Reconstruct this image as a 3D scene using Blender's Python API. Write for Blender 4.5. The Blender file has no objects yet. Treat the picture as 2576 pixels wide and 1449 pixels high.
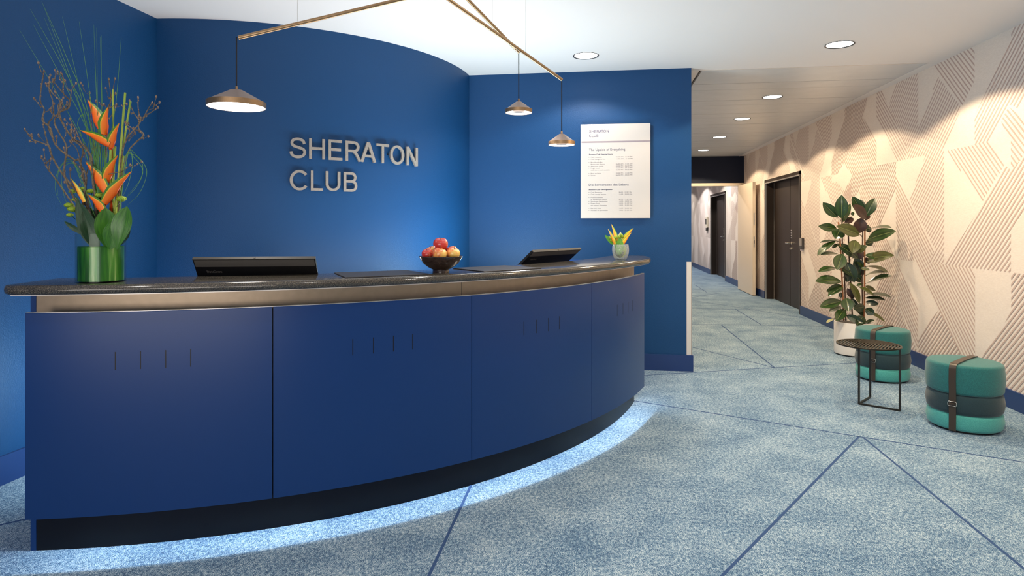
import bpy, bmesh, math, random
from mathutils import Vector, Matrix
random.seed(7)
S = bpy.context.scene
COL = S.collection
PI = math.pi
# ------------------------------------------------------------------ camera
FPX = 1574.0; A0 = math.atan(220/FPX); CA, SA = math.cos(A0), math.sin(A0); EYE = 1.35
cam = bpy.data.cameras.new('camera'); co = bpy.data.objects.new('camera', cam); COL.objects.link(co)
co.location = (0, 0, EYE); co.rotation_euler = (PI/2, 0, A0)
cam.sensor_width = 36; cam.lens = FPX/2576*36; cam.shift_y = -(724.5-566)/2576; cam.clip_start = .05
S.camera = co
S.view_settings.view_transform = 'Standard'; S.view_settings.look = 'None'
S.view_settings.gamma = 1; S.view_settings.use_curve_mapping = False
S.view_settings.exposure = 0.0
wd = bpy.data.worlds.new('world'); S.world = wd; wd.use_nodes = True
wd.node_tree.nodes['Background'].inputs[0].default_value = (.5, .5, .55, 1)
wd.node_tree.nodes['Background'].inputs[1].default_value = .3

def light(kind, name, loc, energy, color=(1, 1, 1), rot=(0, 0, 0), **kw):
    l = bpy.data.lights.new(name, kind); l.energy = energy; l.color = color
    for k, v in kw.items(): setattr(l, k, v)
    o = bpy.data.objects.new(name, l); o.location = loc; o.rotation_euler = rot; COL.objects.link(o); return o
WARM = (1, .77, .50); NEUT = (1, .93, .85); COOL = (.62, .80, 1)
# unseen fill lights added behind the camera for the room and ceiling
light('AREA', 'lobby_fill_light', (.3, -4.2, 1.7), 18, (.95, .97, 1), (math.radians(90), 0, 0), shape='RECTANGLE', size=5.4, size_y=2)
light('AREA', 'ceiling_fill_light', (-1.2, -1.4, .9), 85, (1, .92, .86), (math.radians(180-38), 0, 0), shape='RECTANGLE', size=3.2, size_y=1.4)
# work lights behind the counter, below its rim
light('AREA', 'desk_uplight', (-1.15, 4.15, .80), 36, (1, .95, .91), (math.radians(180), 0, math.radians(45)), shape='RECTANGLE', size=2.2, size_y=.35)
light('AREA', 'desk_uplight', (-.85, 4.95, .80), 30, (.62, .90, 1), (math.radians(180), 0, math.radians(60)), shape='RECTANGLE', size=.8, size_y=.3)
light('AREA', 'desk_sidelight', (-2.35, 3.0, .45), 16, (.60, .88, 1), (0, math.radians(90), 0), shape='RECTANGLE', size=.5, size_y=.8)
# ceiling downlights (fittings are built further down)
DL = [(-.115, 5.394), (1.911, 5.343), (1.94, 7.428), (1.931, 8.9), (1.962, 10.7), (2.0, 12.54)]
def spot(x, y, e, c=WARM, z=2.775, size=141, blend=.10, rad=.05):
    return light('SPOT', 'downlight_beam', (x, y, z), e, c, spot_size=math.radians(size), spot_blend=blend, shadow_soft_size=rad)
spot(-.115, 5.394, 40, NEUT, size=136, blend=.3)
spot(1.911, 5.343, 160); spot(1.94, 7.428, 112); spot(1.931, 8.9, 98); spot(1.962, 10.7, 110); spot(2.0, 12.54, 120)
spot(1.91, 3.3, 165); spot(1.91, 1.2, 40, NEUT); spot(-.1, 3.0, 26, NEUT, size=150, blend=.6); spot(-.1, .9, 26, NEUT, size=150, blend=.6)
spot(-2.1, 1.2, 26, NEUT, size=150, blend=.6); spot(1.95, 15.2, 150, NEUT); spot(1.95, 18.4, 170, (1, .93, .92)); spot(1.95, 21.2, 80, NEUT)

# ------------------------------------------------------------------ helpers
def pray(px, py):
    u = (px-1288)/FPX; v = (566-py)/FPX
    return Vector((u*CA-SA, u*SA+CA, v))
def at(px, py, d): return pray(px, py)*d + Vector((0, 0, EYE))
def at_z(px, py, z):
    r = pray(px, py); return r*((z-EYE)/r.z) + Vector((0, 0, EYE))

def mat(name, color=(.8, .8, .8), rough=.5, metal=0, spec=None, emit=None, es=0, trans=0, ior=None, coat=0, sheen=0):
    m = bpy.data.materials.new(name); m.use_nodes = True
    b = m.node_tree.nodes['Principled BSDF']
    b.inputs['Base Color'].default_value = (*color, 1); b.inputs['Roughness'].default_value = rough
    b.inputs['Metallic'].default_value = metal
    if spec is not None: b.inputs['Specular IOR Level'].default_value = spec
    if emit: b.inputs['Emission Color'].default_value = (*emit, 1); b.inputs['Emission Strength'].default_value = es
    if trans: b.inputs['Transmission Weight'].default_value = trans
    if ior: b.inputs['IOR'].default_value = ior
    if coat: b.inputs['Coat Weight'].default_value = coat; b.inputs['Coat Roughness'].default_value = .05
    if sheen: b.inputs['Sheen Weight'].default_value = sheen
    return m
def N(m, t, **kw):
    n = m.node_tree.nodes.new(t)
    for k, v in kw.items():
        if k.startswith('i_'): n.inputs[k[2:].replace('_', ' ')].default_value = v
        else: setattr(n, k, v)
    return n
def L(m, a, b): m.node_tree.links.new(a, b)
def B(m): return m.node_tree.nodes['Principled BSDF']
def coords(m, scale=(1, 1, 1), src='Object'):
    tc = N(m, 'ShaderNodeTexCoord'); mp = N(m, 'ShaderNodeMapping'); mp.inputs['Scale'].default_value = scale
    L(m, tc.outputs[src], mp.inputs['Vector']); return mp.outputs['Vector']
def ramp(m, fac, stops, interp='LINEAR'):
    r = N(m, 'ShaderNodeValToRGB'); r.color_ramp.interpolation = interp
    e = r.color_ramp.elements
    while len(e) < len(stops): e.new(.5)
    for x, (p, c) in zip(e, stops): x.position = p; x.color = (*c, 1)
    L(m, fac, r.inputs['Fac']); return r.outputs['Color']
def noise(m, vec, scale, detail=2, rough=.5):
    n = N(m, 'ShaderNodeTexNoise'); n.inputs['Scale'].default_value = scale; n.inputs['Detail'].default_value = detail
    n.inputs['Roughness'].default_value = rough; L(m, vec, n.inputs['Vector']); return n.outputs['Fac']
def bump(m, h, strength=.3, dist=.002):
    b = N(m, 'ShaderNodeBump'); b.inputs['Strength'].default_value = strength; b.inputs['Distance'].default_value = dist
    L(m, h, b.inputs['Height']); L(m, b.outputs['Normal'], B(m).inputs['Normal'])
def noisy(name, c1, c2, scale, rough=.5, bs=0, bd=.002, sc=(1, 1, 1), lo=.35, hi=.65, detail=3, **kw):
    m = mat(name, c1, rough, **kw); v = coords(m, sc); f = noise(m, v, scale, detail)
    L(m, ramp(m, f, [(lo, c1), (hi, c2)]), B(m).inputs['Base Color'])
    if bs: bump(m, f, bs, bd)
    return m

def obj(name, bm, m=None, parent=None, smooth=False):
    if isinstance(bm, bmesh.types.BMesh):
        me = bpy.data.meshes.new(name); bmesh.ops.recalc_face_normals(bm, faces=bm.faces) if not getattr(obj, 'raw', False) else None
        bm.to_mesh(me); bm.free()
    else: me = bm
    if smooth is True:
        for p in me.polygons: p.use_smooth = True
    elif smooth:
        me.polygons.foreach_set('use_smooth', [True]*len(me.polygons)); me.set_sharp_from_angle(angle=math.radians(smooth))
    if m and not me.materials: me.materials.append(m)
    o = bpy.data.objects.new(name, me); COL.objects.link(o)
    if parent is not None: o.parent = parent
    return o
def thing(name, label, cat, loc=(0, 0, 0), rz=0, group=None):
    o = bpy.data.objects.new(name, None); COL.objects.link(o); o.location = loc; o.rotation_euler = (0, 0, rz)
    o.empty_display_size = .1; o['label'] = label; o['category'] = cat
    if group: o['group'] = group
    return o
def tag(o, label, cat, group=None):
    o['label'] = label; o['category'] = cat
    if group: o['group'] = group
    return o
def struct(name, bm, m, parent=None, label=None, smooth=False):
    o = obj(name, bm, m, parent, smooth)
    if parent is None:
        o['kind'] = 'structure'
        if label: o['label'] = label
    return o
def hold(name, label, loc=(0, 0, 0)):
    o = bpy.data.objects.new(name, None); COL.objects.link(o); o.location = loc; o['kind'] = 'structure'; o['label'] = label; return o
def copy_tree(o, parent=None):
    c = o.copy(); COL.objects.link(c)
    if parent is not None: c.parent = parent
    for ch in [x for x in S.objects if x.parent == o]: copy_tree(ch, c)
    return c
def new(): return bmesh.new()
def box(bm, x0, y0, z0, x1, y1, z1, mtx=None, bev=0):
    t = bmesh.new()
    bmesh.ops.create_cube(t, size=1)
    bmesh.ops.transform(t, matrix=Matrix.Translation(((x0+x1)/2, (y0+y1)/2, (z0+z1)/2)) @ Matrix.Diagonal((x1-x0, y1-y0, z1-z0, 1)), verts=t.verts)
    if bev: bmesh.ops.bevel(t, geom=t.edges[:], offset=bev, segments=2, affect='EDGES', profile=.6)
    if mtx is not None: bmesh.ops.transform(t, matrix=mtx, verts=t.verts)
    merge(bm, t); return bm
def merge(bm, t):
    me = bpy.data.meshes.new('t'); t.to_mesh(me); t.free(); bm.from_mesh(me); bpy.data.meshes.remove(me)
def arc(bm, C, prof, a0, a1, n=64, rfun=None):
    """sweep closed (r,z) profile about C between angles in degrees"""
    rings = []
    for i in range(n+1):
        a = math.radians(a0+(a1-a0)*i/n)
        k = rfun(math.degrees(a)) if rfun else 0
        rings.append([bm.verts.new((C[0]+(r+(k if isinstance(k, float) or isinstance(k, int) else 0))*math.cos(a), C[1]+(r+k)*math.sin(a), z)) for r, z in prof])
    m = len(prof)
    for i in range(n):
        for j in range(m):
            bm.faces.new((rings[i][j], rings[i+1][j], rings[i+1][(j+1) % m], rings[i][(j+1) % m]))
    bm.faces.new(rings[0][::-1]); bm.faces.new(rings[-1])
    return bm
def lathe(bm, prof, c=(0, 0, 0), n=40, close=False):
    rings = []
    for r, z in prof:
        if r < 1e-6: rings.append([bm.verts.new((c[0], c[1], c[2]+z))])
        else: rings.append([bm.verts.new((c[0]+r*math.cos(2*PI*i/n), c[1]+r*math.sin(2*PI*i/n), c[2]+z)) for i in range(n)])
    pairs = list(zip(rings, rings[1:]))
    if close: pairs.append((rings[-1], rings[0]))
    for p, q in pairs:
        for i in range(n):
            a, b = p[i % len(p)], p[(i+1) % n % len(p)]; d, e = q[i % len(q)], q[(i+1) % n % len(q)]
            f = []
            for v in (a, b, e, d):
                if v not in f: f.append(v)
            if len(f) > 2: bm.faces.new(f)
    return bm
def tube(bm, pts, r, n=8, caps=True):
    pts = [Vector(p) for p in pts]
    rs = r if isinstance(r, (list, tuple)) else [r]*len(pts)
    up = None; rings = []
    for i, p in enumerate(pts):
        t = (pts[min(i+1, len(pts)-1)]-pts[max(i-1, 0)]).normalized()
        if up is None: up = t.orthogonal().normalized()
        up = (up - t*up.dot(t)).normalized(); s = t.cross(up)
        rings.append([bm.verts.new(p+(up*math.cos(2*PI*k/n)+s*math.sin(2*PI*k/n))*rs[i]) for k in range(n)])
    for a, b in zip(rings, rings[1:]):
        for k in range(n): bm.faces.new((a[k], a[(k+1) % n], b[(k+1) % n], b[k]))
    if caps: bm.faces.new(rings[0][::-1]); bm.faces.new(rings[-1])
    return bm
def smooth_path(pts, n=6):
    pts = [Vector(p) for p in pts]; P_ = [pts[0]*2-pts[1]]+pts+[pts[-1]*2-pts[-2]]; out = []
    for i in range(1, len(P_)-2):
        for k in range(n):
            t = k/n; a, b, c, d = P_[i-1:i+3]
            out.append(.5*((2*b)+(c-a)*t+(2*a-5*b+4*c-d)*t*t+(3*b-a-3*c+d)*t**3))
    out.append(pts[-1]); return out

# ------------------------------------------------------------------ materials
def weave_wall(name, c, sheen_r=.42):
    m = mat(name, c, sheen_r, spec=.32)
    v = coords(m); 
    w = noise(m, coords(m, (1, 1, .55)), 240, 2, .6)
    bump(m, w, .45, .003); return m
M_BLUEW = weave_wall('blue woven wallcovering', (.0045, .054, .165))
M_NAVY = mat('navy lacquer', (.012, .040, .155), .32)
M_PANEL = mat('blue lacquer panel', (.0045, .036, .155), .33, spec=.35)
M_KICK = mat('black plinth', (.004, .005, .009), .4, spec=.2)
M_WHITE = mat('white ceiling paint', (.83, .785, .76), .75)
M_WALLW = noisy('cream grasscloth', (.78, .70, .63), (.85, .775, .70), 40, .62, .25, .001, (1, 1, 7), detail=4)
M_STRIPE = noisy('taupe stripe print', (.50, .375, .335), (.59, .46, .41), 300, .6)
M_ALU = mat('brushed aluminium', (.62, .61, .60), .38, .9)
M_ALUL = mat('pale metal strip', (.75, .70, .64), .4, .35)
M_BRASS = noisy('satin brass', (.40, .255, .135), (.45, .29, .16), 60, .34, metal=.85)
M_BAND = noisy('bronze metal band', (.31, .235, .16), (.34, .255, .175), 30, .42, metal=.55)
M_SHADE = mat('taupe bronze shade', (.22, .165, .145), .5, .35)
M_BLACK = mat('black metal', (.02, .018, .015), .38, .3)
M_CORD = mat('black textile cord', (.01, .01, .014), .8)
M_DOOR = noisy('dark brown door', (.024, .017, .013), (.029, .020, .016), 8, .42, spec=.3, sc=(1, 1, .1))
M_CREAM = mat('cream lacquered door', (.78, .67, .53), .35)
M_DARKF = mat('navy black fascia', (.008, .014, .036), .5, spec=.25)
M_STEEL = mat('satin steel', (.70, .66, .58), .25, 1)
M_BLK = mat('black plastic', (.007, .007, .008), .42, spec=.3)
M_GREYP = mat('grey glossy strip', (.045, .043, .04), .5, spec=.3)
M_TXT = mat('grey print', (.12, .11, .10), .5)
M_LIT = mat('lit diffuser', (1, 1, 1), .5, emit=(1, .93, .84), es=9)
M_LITP = mat('lamp diffuser', (1, 1, 1), .5, emit=(1, .94, .86), es=5)
M_LED = mat('led strip', (1, 1, 1), .5, emit=(.66, .84, 1), es=130)
M_LEDW = mat('desk led strip', (1, 1, 1), .5, emit=(.75, .88, 1), es=9)
M_PLANK = noisy('satin metal plank', (.66, .67, .68), (.70, .71, .72), 4, .36, metal=.15)

# carpet
M_CARPET = mat('heathered blue carpet', (.2, .3, .45), .95, spec=.1, sheen=.15)
v = coords(M_CARPET); f1 = noise(M_CARPET, coords(M_CARPET, (1, 1.1, 1)), 250, 2, .65); f2 = noise(M_CARPET, v, 3.2, 5, .62)
f3 = noise(M_CARPET, coords(M_CARPET, (1, .75, 1)), 70, 2, .6)
mx = N(M_CARPET, 'ShaderNodeMath', operation='MULTIPLY_ADD'); L(M_CARPET, f2, mx.inputs[0]); mx.inputs[1].default_value = .22; L(M_CARPET, f1, mx.inputs[2])
mx2 = N(M_CARPET, 'ShaderNodeMath', operation='MULTIPLY_ADD'); L(M_CARPET, f3, mx2.inputs[0]); mx2.inputs[1].default_value = .4; L(M_CARPET, mx.outputs[0], mx2.inputs[2])
mx3 = N(M_CARPET, 'ShaderNodeMath', operation='SUBTRACT'); L(M_CARPET, mx2.outputs[0], mx3.inputs[0]); mx3.inputs[1].default_value = .31
L(M_CARPET, ramp(M_CARPET, mx3.outputs[0], [(.37, (.012, .052, .130)), (.45, (.050, .145, .275)), (.52, (.150, .290, .43)), (.62, (.56, .67, .72))]), B(M_CARPET).inputs['Base Color'])
bump(M_CARPET, f1, .5, .004)
M_CLINE = noisy('dark blue carpet line', (.012, .05, .16), (.035, .09, .22), 240, .95)

# granite
M_GRAN = mat('speckled dark granite', (.03, .03, .03), .13, spec=.6)
v = coords(M_GRAN); f = noise(M_GRAN, v, 560, 3, .7)
L(M_GRAN, ramp(M_GRAN, f, [(.40, (.008, .009, .012)), (.50, (.035, .032, .03)), (.57, (.11, .095, .072)), (.68, (.30, .26, .19))]), B(M_GRAN).inputs['Base Color'])

# ------------------------------------------------------------------ setting
YP = 5.95; XR = 3.01; XL = -3.08; HC = 2.8; XC = .84; YE = 24.0; YB = -4.5
CW = (-3.25, 6.0); RW = 2.0
fl = struct('floor', box(new(), XL-.3, YB-.1, -.1, XR+.4, YE+.1, 0), M_CARPET, label='blue heathered carpet with thin dark lines')
LINES = [[(-.58, 1.0), (-.65, 2.34), (-.66, 3.2)], [(-.53, 1.0), (.47, 2.5), (1.64, 4.26)], [(1.66, 4.25), (1.64, .8)],
         [(-.4, 5.19), (.28, 4.88), (1.64, 4.26), (2.39, 3.93), (2.98, 3.66)], [(-.1, 5.53), (.4, 5.73), (1.64, 6.21), (2.46, 6.52), (2.98, 6.73)],
         [(1.63, 8.78), (1.64, 6.21)], [(.86, 7.34), (1.64, 6.21)], [(.86, 8.74), (2.99, 8.85)], [(2.16, 10.44), (2.17, 8.85)],
         [(.86, 10.4), (2.98, 10.45)], [(.86, 12.7), (1.62, 11.58), (2.28, 10.63), (2.96, 9.54)], [(.9, 10.9), (1.67, 11.93), (2.39, 12.91)],
         [(2.13, 14.6), (2.13, 12.95)], [(1.9, 13.4), (2.9, 13.9)], [(-3.0, 2.12), (-2.67, 2.47), (-2.45, 2.7)]]
for ln in LINES:
    for a, b in zip(ln, ln[1:]):
        a = Vector((*a, 0)); b = Vector((*b, 0)); t = (b-a).normalized(); s = Vector((-t.y, t.x, 0))*.0065
        bm = new(); vs = [bm.verts.new(p) for p in (a+s, a-s, b-s, b+s)]
        top = [bm.verts.new(p.co+Vector((0, 0, .0008))) for p in vs]
        bm.faces.new(top); 
        for i in range(4): bm.faces.new((vs[i], vs[(i+1) % 4], top[(i+1) % 4], top[i]))
        obj('carpet_line', bm, M_CLINE, fl)

# ceiling: reception slab, margins and soffit over the corridor
bm = new(); box(bm, XL-.3, YB-.1, HC, XR+.3, 6.06, HC+.12); box(bm, -1.5, 6.06, HC, .93, YE, HC+.12); box(bm, 2.915, 6.06, HC, XR+.3, YE, HC+.12)
box(bm, XL-.3, 6.06, HC, -1.0, 8.2, HC+.12); box(bm, .9, 13.72, HC, 2.95, YE, HC+.12)
ce = struct('ceiling', bm, M_WHITE, label='white plaster ceiling')
obj('ceiling_void', box(new(), .92, 6.05, HC+.07, 2.93, 13.75, HC+.10), mat('plank void', (.55, .54, .53), .8), ce)
k = 0; y = 6.065
pl = {}
while y < 13.69:
    y1 = min(y+.296, 13.695)
    w = round(y1-y, 3)
    if w not in pl:
        bm = box(new(), -.975, 0, 0, .975, w, .02); box(bm, -.975, 0, 0, .975, .004, .045); pl[w] = bm
        me = bpy.data.meshes.new('ceiling_plank'); bm.to_mesh(me); bm.free(); pl[w] = me
    o = obj('ceiling_plank', pl[w], M_PLANK, ce); o.location = (1.93, y, HC-.0005+.001*(k % 3 == 1)); y += .3; k += 1
    if 'j' not in pl:
        bm = box(new(), -.975, -.0042, .0012, .975, .0002, .003); me = bpy.data.meshes.new('plank_joint'); bm.to_mesh(me); bm.free(); pl['j'] = me
    o = obj('plank_joint', pl['j'], M_ALUL, ce); o.location = (1.93, y, HC)
obj('ceiling_edge_trim', box(new(), .93, 6.055, HC-.003, 2.915, 6.064, HC+.06), M_ALUL, ce)
obj('ceiling_edge_trim', box(new(), 2.908, 6.06, HC-.004, 2.922, 13.7, HC+.05), M_WHITE, ce)

# walls
def build_wall(parts, name, m, label): 
    bm = new()
    for p in parts: box(bm, *p)
    return struct(name, bm, m, label=label)
build_wall([(XL-.2, YB, 0, XL, 4.02, HC)], 'wall_left', M_BLUEW, 'blue woven wall at the left')
struct('wall_curved', arc(new(), CW, [(RW-.12, 0), (RW, 0), (RW, HC), (RW-.12, HC)], -86, -1.3, 80), M_BLUEW, label='curved blue wall behind the counter', smooth=30)
build_wall([(-1.26, YP, 0, XC, YP+.12, HC)], 'wall_back', M_BLUEW, 'blue wall that carries the notice board')
build_wall([(XC-.12, YP+.12, 0, XC, YE, HC)], 'wall_corridor', mat('mauve grey wall paint', (.44, .38, .38), .6), 'left wall of the corridor')
D1 = (9.986, 11.976, 2.13); D2 = (15.658, 17.672, 2.13)
wr = build_wall([(XR, YB, 0, XR+.25, D1[0], HC), (XR, D1[0], D1[2], XR+.25, D1[1], HC), (XR, D1[1], 0, XR+.25, D2[0], HC),
            (XR, D2[0], D2[2], XR+.25, D2[1], HC), (XR, D2[1], 0, XR+.25, YE, HC)], 'wall_right', M_WALLW, 'cream wall with taupe facet stripes')
build_wall([(XL-.2, YB-.12, 0, XR+.25, YB, HC)], 'wall_front', M_WHITE, 'wall behind the viewer')
build_wall([(XC-.12, YE, 0, XR+.25, YE+.12, HC)], 'wall_end', M_WHITE, 'far end of the corridor')
fa = build_wall([(XC, 13.7, 2.23, XR, 13.95, HC)], 'wall_fascia', M_DARKF, 'dark navy fascia over the corridor doorway')
struct('baseboard_left', box(new(), XL, YB, 0, XL+.016, 3.98, .15), M_NAVY, label='navy baseboard of the left wall')
bm = new(); box(bm, -1.2, YP-.016, 0, XC+.016, YP, .15); box(bm, XC, YP, 0, XC+.016, 13.7, .15)
struct('baseboard_back', bm, M_NAVY, label='navy baseboard round the end of the blue wall')
bm = new()
for a, b in ((YB, D1[0]-.045), (D1[1]+.045, D2[0]-.045), (D2[1]+.045, YE)): box(bm, XR-.016, a, 0, XR, b, .135)
struct('baseboard_right', bm, M_NAVY, label='navy baseboard under the striped wall')
struct('baseboard_curved', arc(new(), CW, [(RW, 0), (RW+.016, 0), (RW+.016, .15), (RW, .15)], -85, -2, 60), M_NAVY, label='navy baseboard of the curved wall')
bm = new(); box(bm, .797, YP-.003, .15, XC+.003, YP, 1.01); box(bm, XC, YP-.003, .15, XC+.003, YP+.035, 1.01)
struct('trim_1', bm, M_ALUL, label='pale metal corner guard on the end of the blue wall')

# wallpaper facets in wall coordinates (y, z): polygon, direction sign
FAC = {
 'A': ([(6.189, 2.81), (5.538, 2.81), (5.538, 2.52), (5.724, 2.335)], 1, (6.189, 2.79)),
 'B': ([(6.084, 2.678), (5.724, 2.335), (5.99, 2.022), (5.99, 1.038), (6.0, 1.0), (6.248, 1.0), (6.14, 1.128), (6.61, 1.598), (6.306, 2.0), (6.674, 2.0), (6.638, 2.088), (7.06, 2.595), (6.9, 2.81), (6.442, 2.81), (6.442, 2.288)], -1, (6.084, 2.67)),
 'C': ([(7.35, 2.81), (7.236, 2.81), (6.638, 2.088), (6.689, 2.0), (6.861, 2.0), (7.35, 2.532)], 1, (7.236, 2.74)),
 'D': ([(5.083, 2.826), (4.7, 2.84), (4.7, 2.6), (4.996, 2.191), (5.032, 2.209), (5.101, 2.241), (5.354, 2.0), (5.54, 2.0), (5.538, 2.244), (5.083, 2.717)], -1, (5.538, 2.244)),
 'E': ([(5.937, 2.0), (5.354, 2.0), (5.158, 1.805), (5.444, 1.524)], 1, (5.92, 1.99)),
 'F': ([(5.207, 2.133), (5.101, 2.238), (4.7, 1.84), (4.815, 1.97), (5.069, 1.745), (5.087, 1.77), (5.087, 1.977)], 1, (5.207, 2.133)),
 'G': ([(5.158, 1.802), (5.069, 1.745), (4.815, 1.975), (4.0, 2.6), (4.0, 1.2), (4.815, 1.574), (5.087, 1.302), (5.088, 1.0), (5.99, 1.0), (5.86, 1.11), (5.444, 1.524)], -1, (5.444, 1.524)),
 'H': ([(6.896, 1.885), (6.14, 1.128), (6.248, 1.0), (5.563, 1.0), (5.533, .96), (5.533, .14), (5.62, .14), (6.476, 1.0), (6.837, 1.0), (6.896, 1.325)], 1, (6.896, 1.885)),
 'K': ([(7.815, 1.722), (7.723, 1.801), (7.244, 1.344), (6.896, 1.014), (6.837, 1.0), (6.779, .883), (6.444, .561), (6.444, .14), (7.227, .909), (7.485, 1.153)], 1, (7.227, .909)),
 'J': ([(7.93, 2.0), (6.896, 2.0), (6.896, 1.689), (7.26, 1.366), (7.741, 1.809), (8.067, 1.591), (8.294, 1.746)], -1, (6.896, 1.689)),
 'L': ([(7.716, 2.611), (7.35, 2.258), (7.35, 2.0), (7.9, 2.0), (8.015, 1.952), (8.35, 2.148), (8.168, 2.191)], 1, (7.716, 2.611)),
 'M': ([(8.246, 2.81), (7.552, 2.81), (7.716, 2.611), (8.168, 2.191), (8.491, 2.0), (8.688, 2.0), (8.688, 2.211), (8.246, 2.668)], -1, (7.561, 2.782)),
 'P': ([(7.345, .66), (7.23, .905), (6.46, .14), (7.345, .14)], -1, (7.082, .774)),
 'Q': ([(6.079, .6), (5.6, .14), (6.44, .14), (6.447, .26)], -1, (6.079, .6)),
 'R': ([(5.082, 1.0), (4.0, 1.0), (4.0, .14), (5.46, .14), (5.456, .281), (5.082, .703)], -1, (5.082, .703)),
}
def stripes(bm, poly, sgn, anc, pitch=.0357, wdt=.0135, shift=0, y0=-99, y1=99):
    x = XR-.0004-.00014*[i for i, f_ in enumerate(FAC.values()) if f_[1] == sgn and f_[2][1] == anc[1]][0]
    s2 = math.sqrt(.5); d = (s2, sgn*s2); n = (-sgn*s2, s2)
    off = [p[0]*n[0]+p[1]*n[1] for p in poly]; a = anc[0]*n[0]+anc[1]*n[1]
    def cuts(c):
        out = []
        for i in range(len(poly)):
            p, q = poly[i], poly[(i+1) % len(poly)]; u, v_ = off[i]-c, off[(i+1) % len(poly)]-c
            if (u > 0) != (v_ > 0):
                t = u/(u-v_); X_ = p[0]+(q[0]-p[0])*t; Z_ = p[1]+(q[1]-p[1])*t; out.append(X_*d[0]+Z_*d[1])
        return sorted(out)
    def subtract(segs, c):
        res = []
        for s0, s1 in segs:
            # clip in y, z range and door openings
            lo, hi = s0, s1
            ya, yb = (y0-c*n[0])/d[0], (y1-c*n[0])/d[0]; lo = max(lo, ya); hi = min(hi, yb)
            za, zb = (.136-c*n[1])/d[1], (HC-.001-c*n[1])/d[1]
            lo = max(lo, min(za, zb)); hi = min(hi, max(za, zb))
            if hi-lo < .004: continue
            cur = [(lo, hi)]
            for D in (D1, D2):
                da, db = (D[0]-.05-shift-c*n[0])/d[0], (D[1]+.05-shift-c*n[0])/d[0]
                z0_, z1_ = (-1-c*n[1])/d[1], (D[2]+.05-c*n[1])/d[1]
                l2 = max(da, min(z0_, z1_)); h2 = min(db, max(z0_, z1_))
                nx = []
                for a_, b_ in cur:
                    if h2 <= l2 or h2 <= a_ or l2 >= b_: nx.append((a_, b_)); continue
                    if l2 > a_: nx.append((a_, l2))
                    if h2 < b_: nx.append((h2, b_))
                cur = nx
            res += cur
        return res
    k0 = int((min(off)-a)/pitch)-1; k1 = int((max(off)-a)/pitch)+1
    for k in range(k0, k1+1):
        c = a+k*pitch; cl, ch = cuts(c-wdt/2), cuts(c+wdt/2)
        if len(cl) != len(ch): cl = ch = cuts(c)
        for i in range(0, len(cl)-1, 2):
            A_ = subtract([(cl[i], cl[i+1])], c-wdt/2); Bb = subtract([(ch[i], ch[i+1])], c+wdt/2)
            if len(A_) != len(Bb): continue
            for (p0, p1), (q0, q1) in zip(A_, Bb):
                vs = [bm.verts.new((x, c_*n[0]+s*d[0]+shift, c_*n[1]+s*d[1])) for s, c_ in ((p0, c-wdt/2), (p1, c-wdt/2), (q1, c+wdt/2), (q0, c+wdt/2))]
                bm.faces.new(vs)
M_STRIPEFAR = noisy('distance paled stripe print', (.66, .57, .50), (.71, .62, .55), 300, .6)  # same print; its fading with distance is painted as a paler colour
bm = new()
for kk in 'DEFGHR': p, s, a = FAC[kk]; stripes(bm, p, s, a, y0=4.815, y1=5.538)
for k in range(-3, 6):
    sh = k*3.15
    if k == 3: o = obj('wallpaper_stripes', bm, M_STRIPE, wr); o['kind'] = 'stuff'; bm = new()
    if k < 0:
        for kk in 'ABCHKJLMPQEG': p, s, a = FAC[kk]; stripes(bm, p, s, a, shift=sh, y0=5.538, y1=8.688 if k < -1 else 7.96)
        continue
    for kk in 'ABCHKJLMPQEG': p, s, a = FAC[kk]; stripes(bm, p, s, a, shift=sh, y0=5.538, y1=8.688)
    for kk in 'EGHR': p, s, a = FAC[kk]; stripes(bm, [(q[0]+3.15, min(q[1], 1.9)) for q in p], s, (a[0]+3.15, a[1]), shift=sh, y0=8.05, y1=8.688)
# the repeat also runs on towards the viewer
o = obj('wallpaper_stripes', bm, M_STRIPEFAR, wr); o['kind'] = 'stuff'

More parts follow.
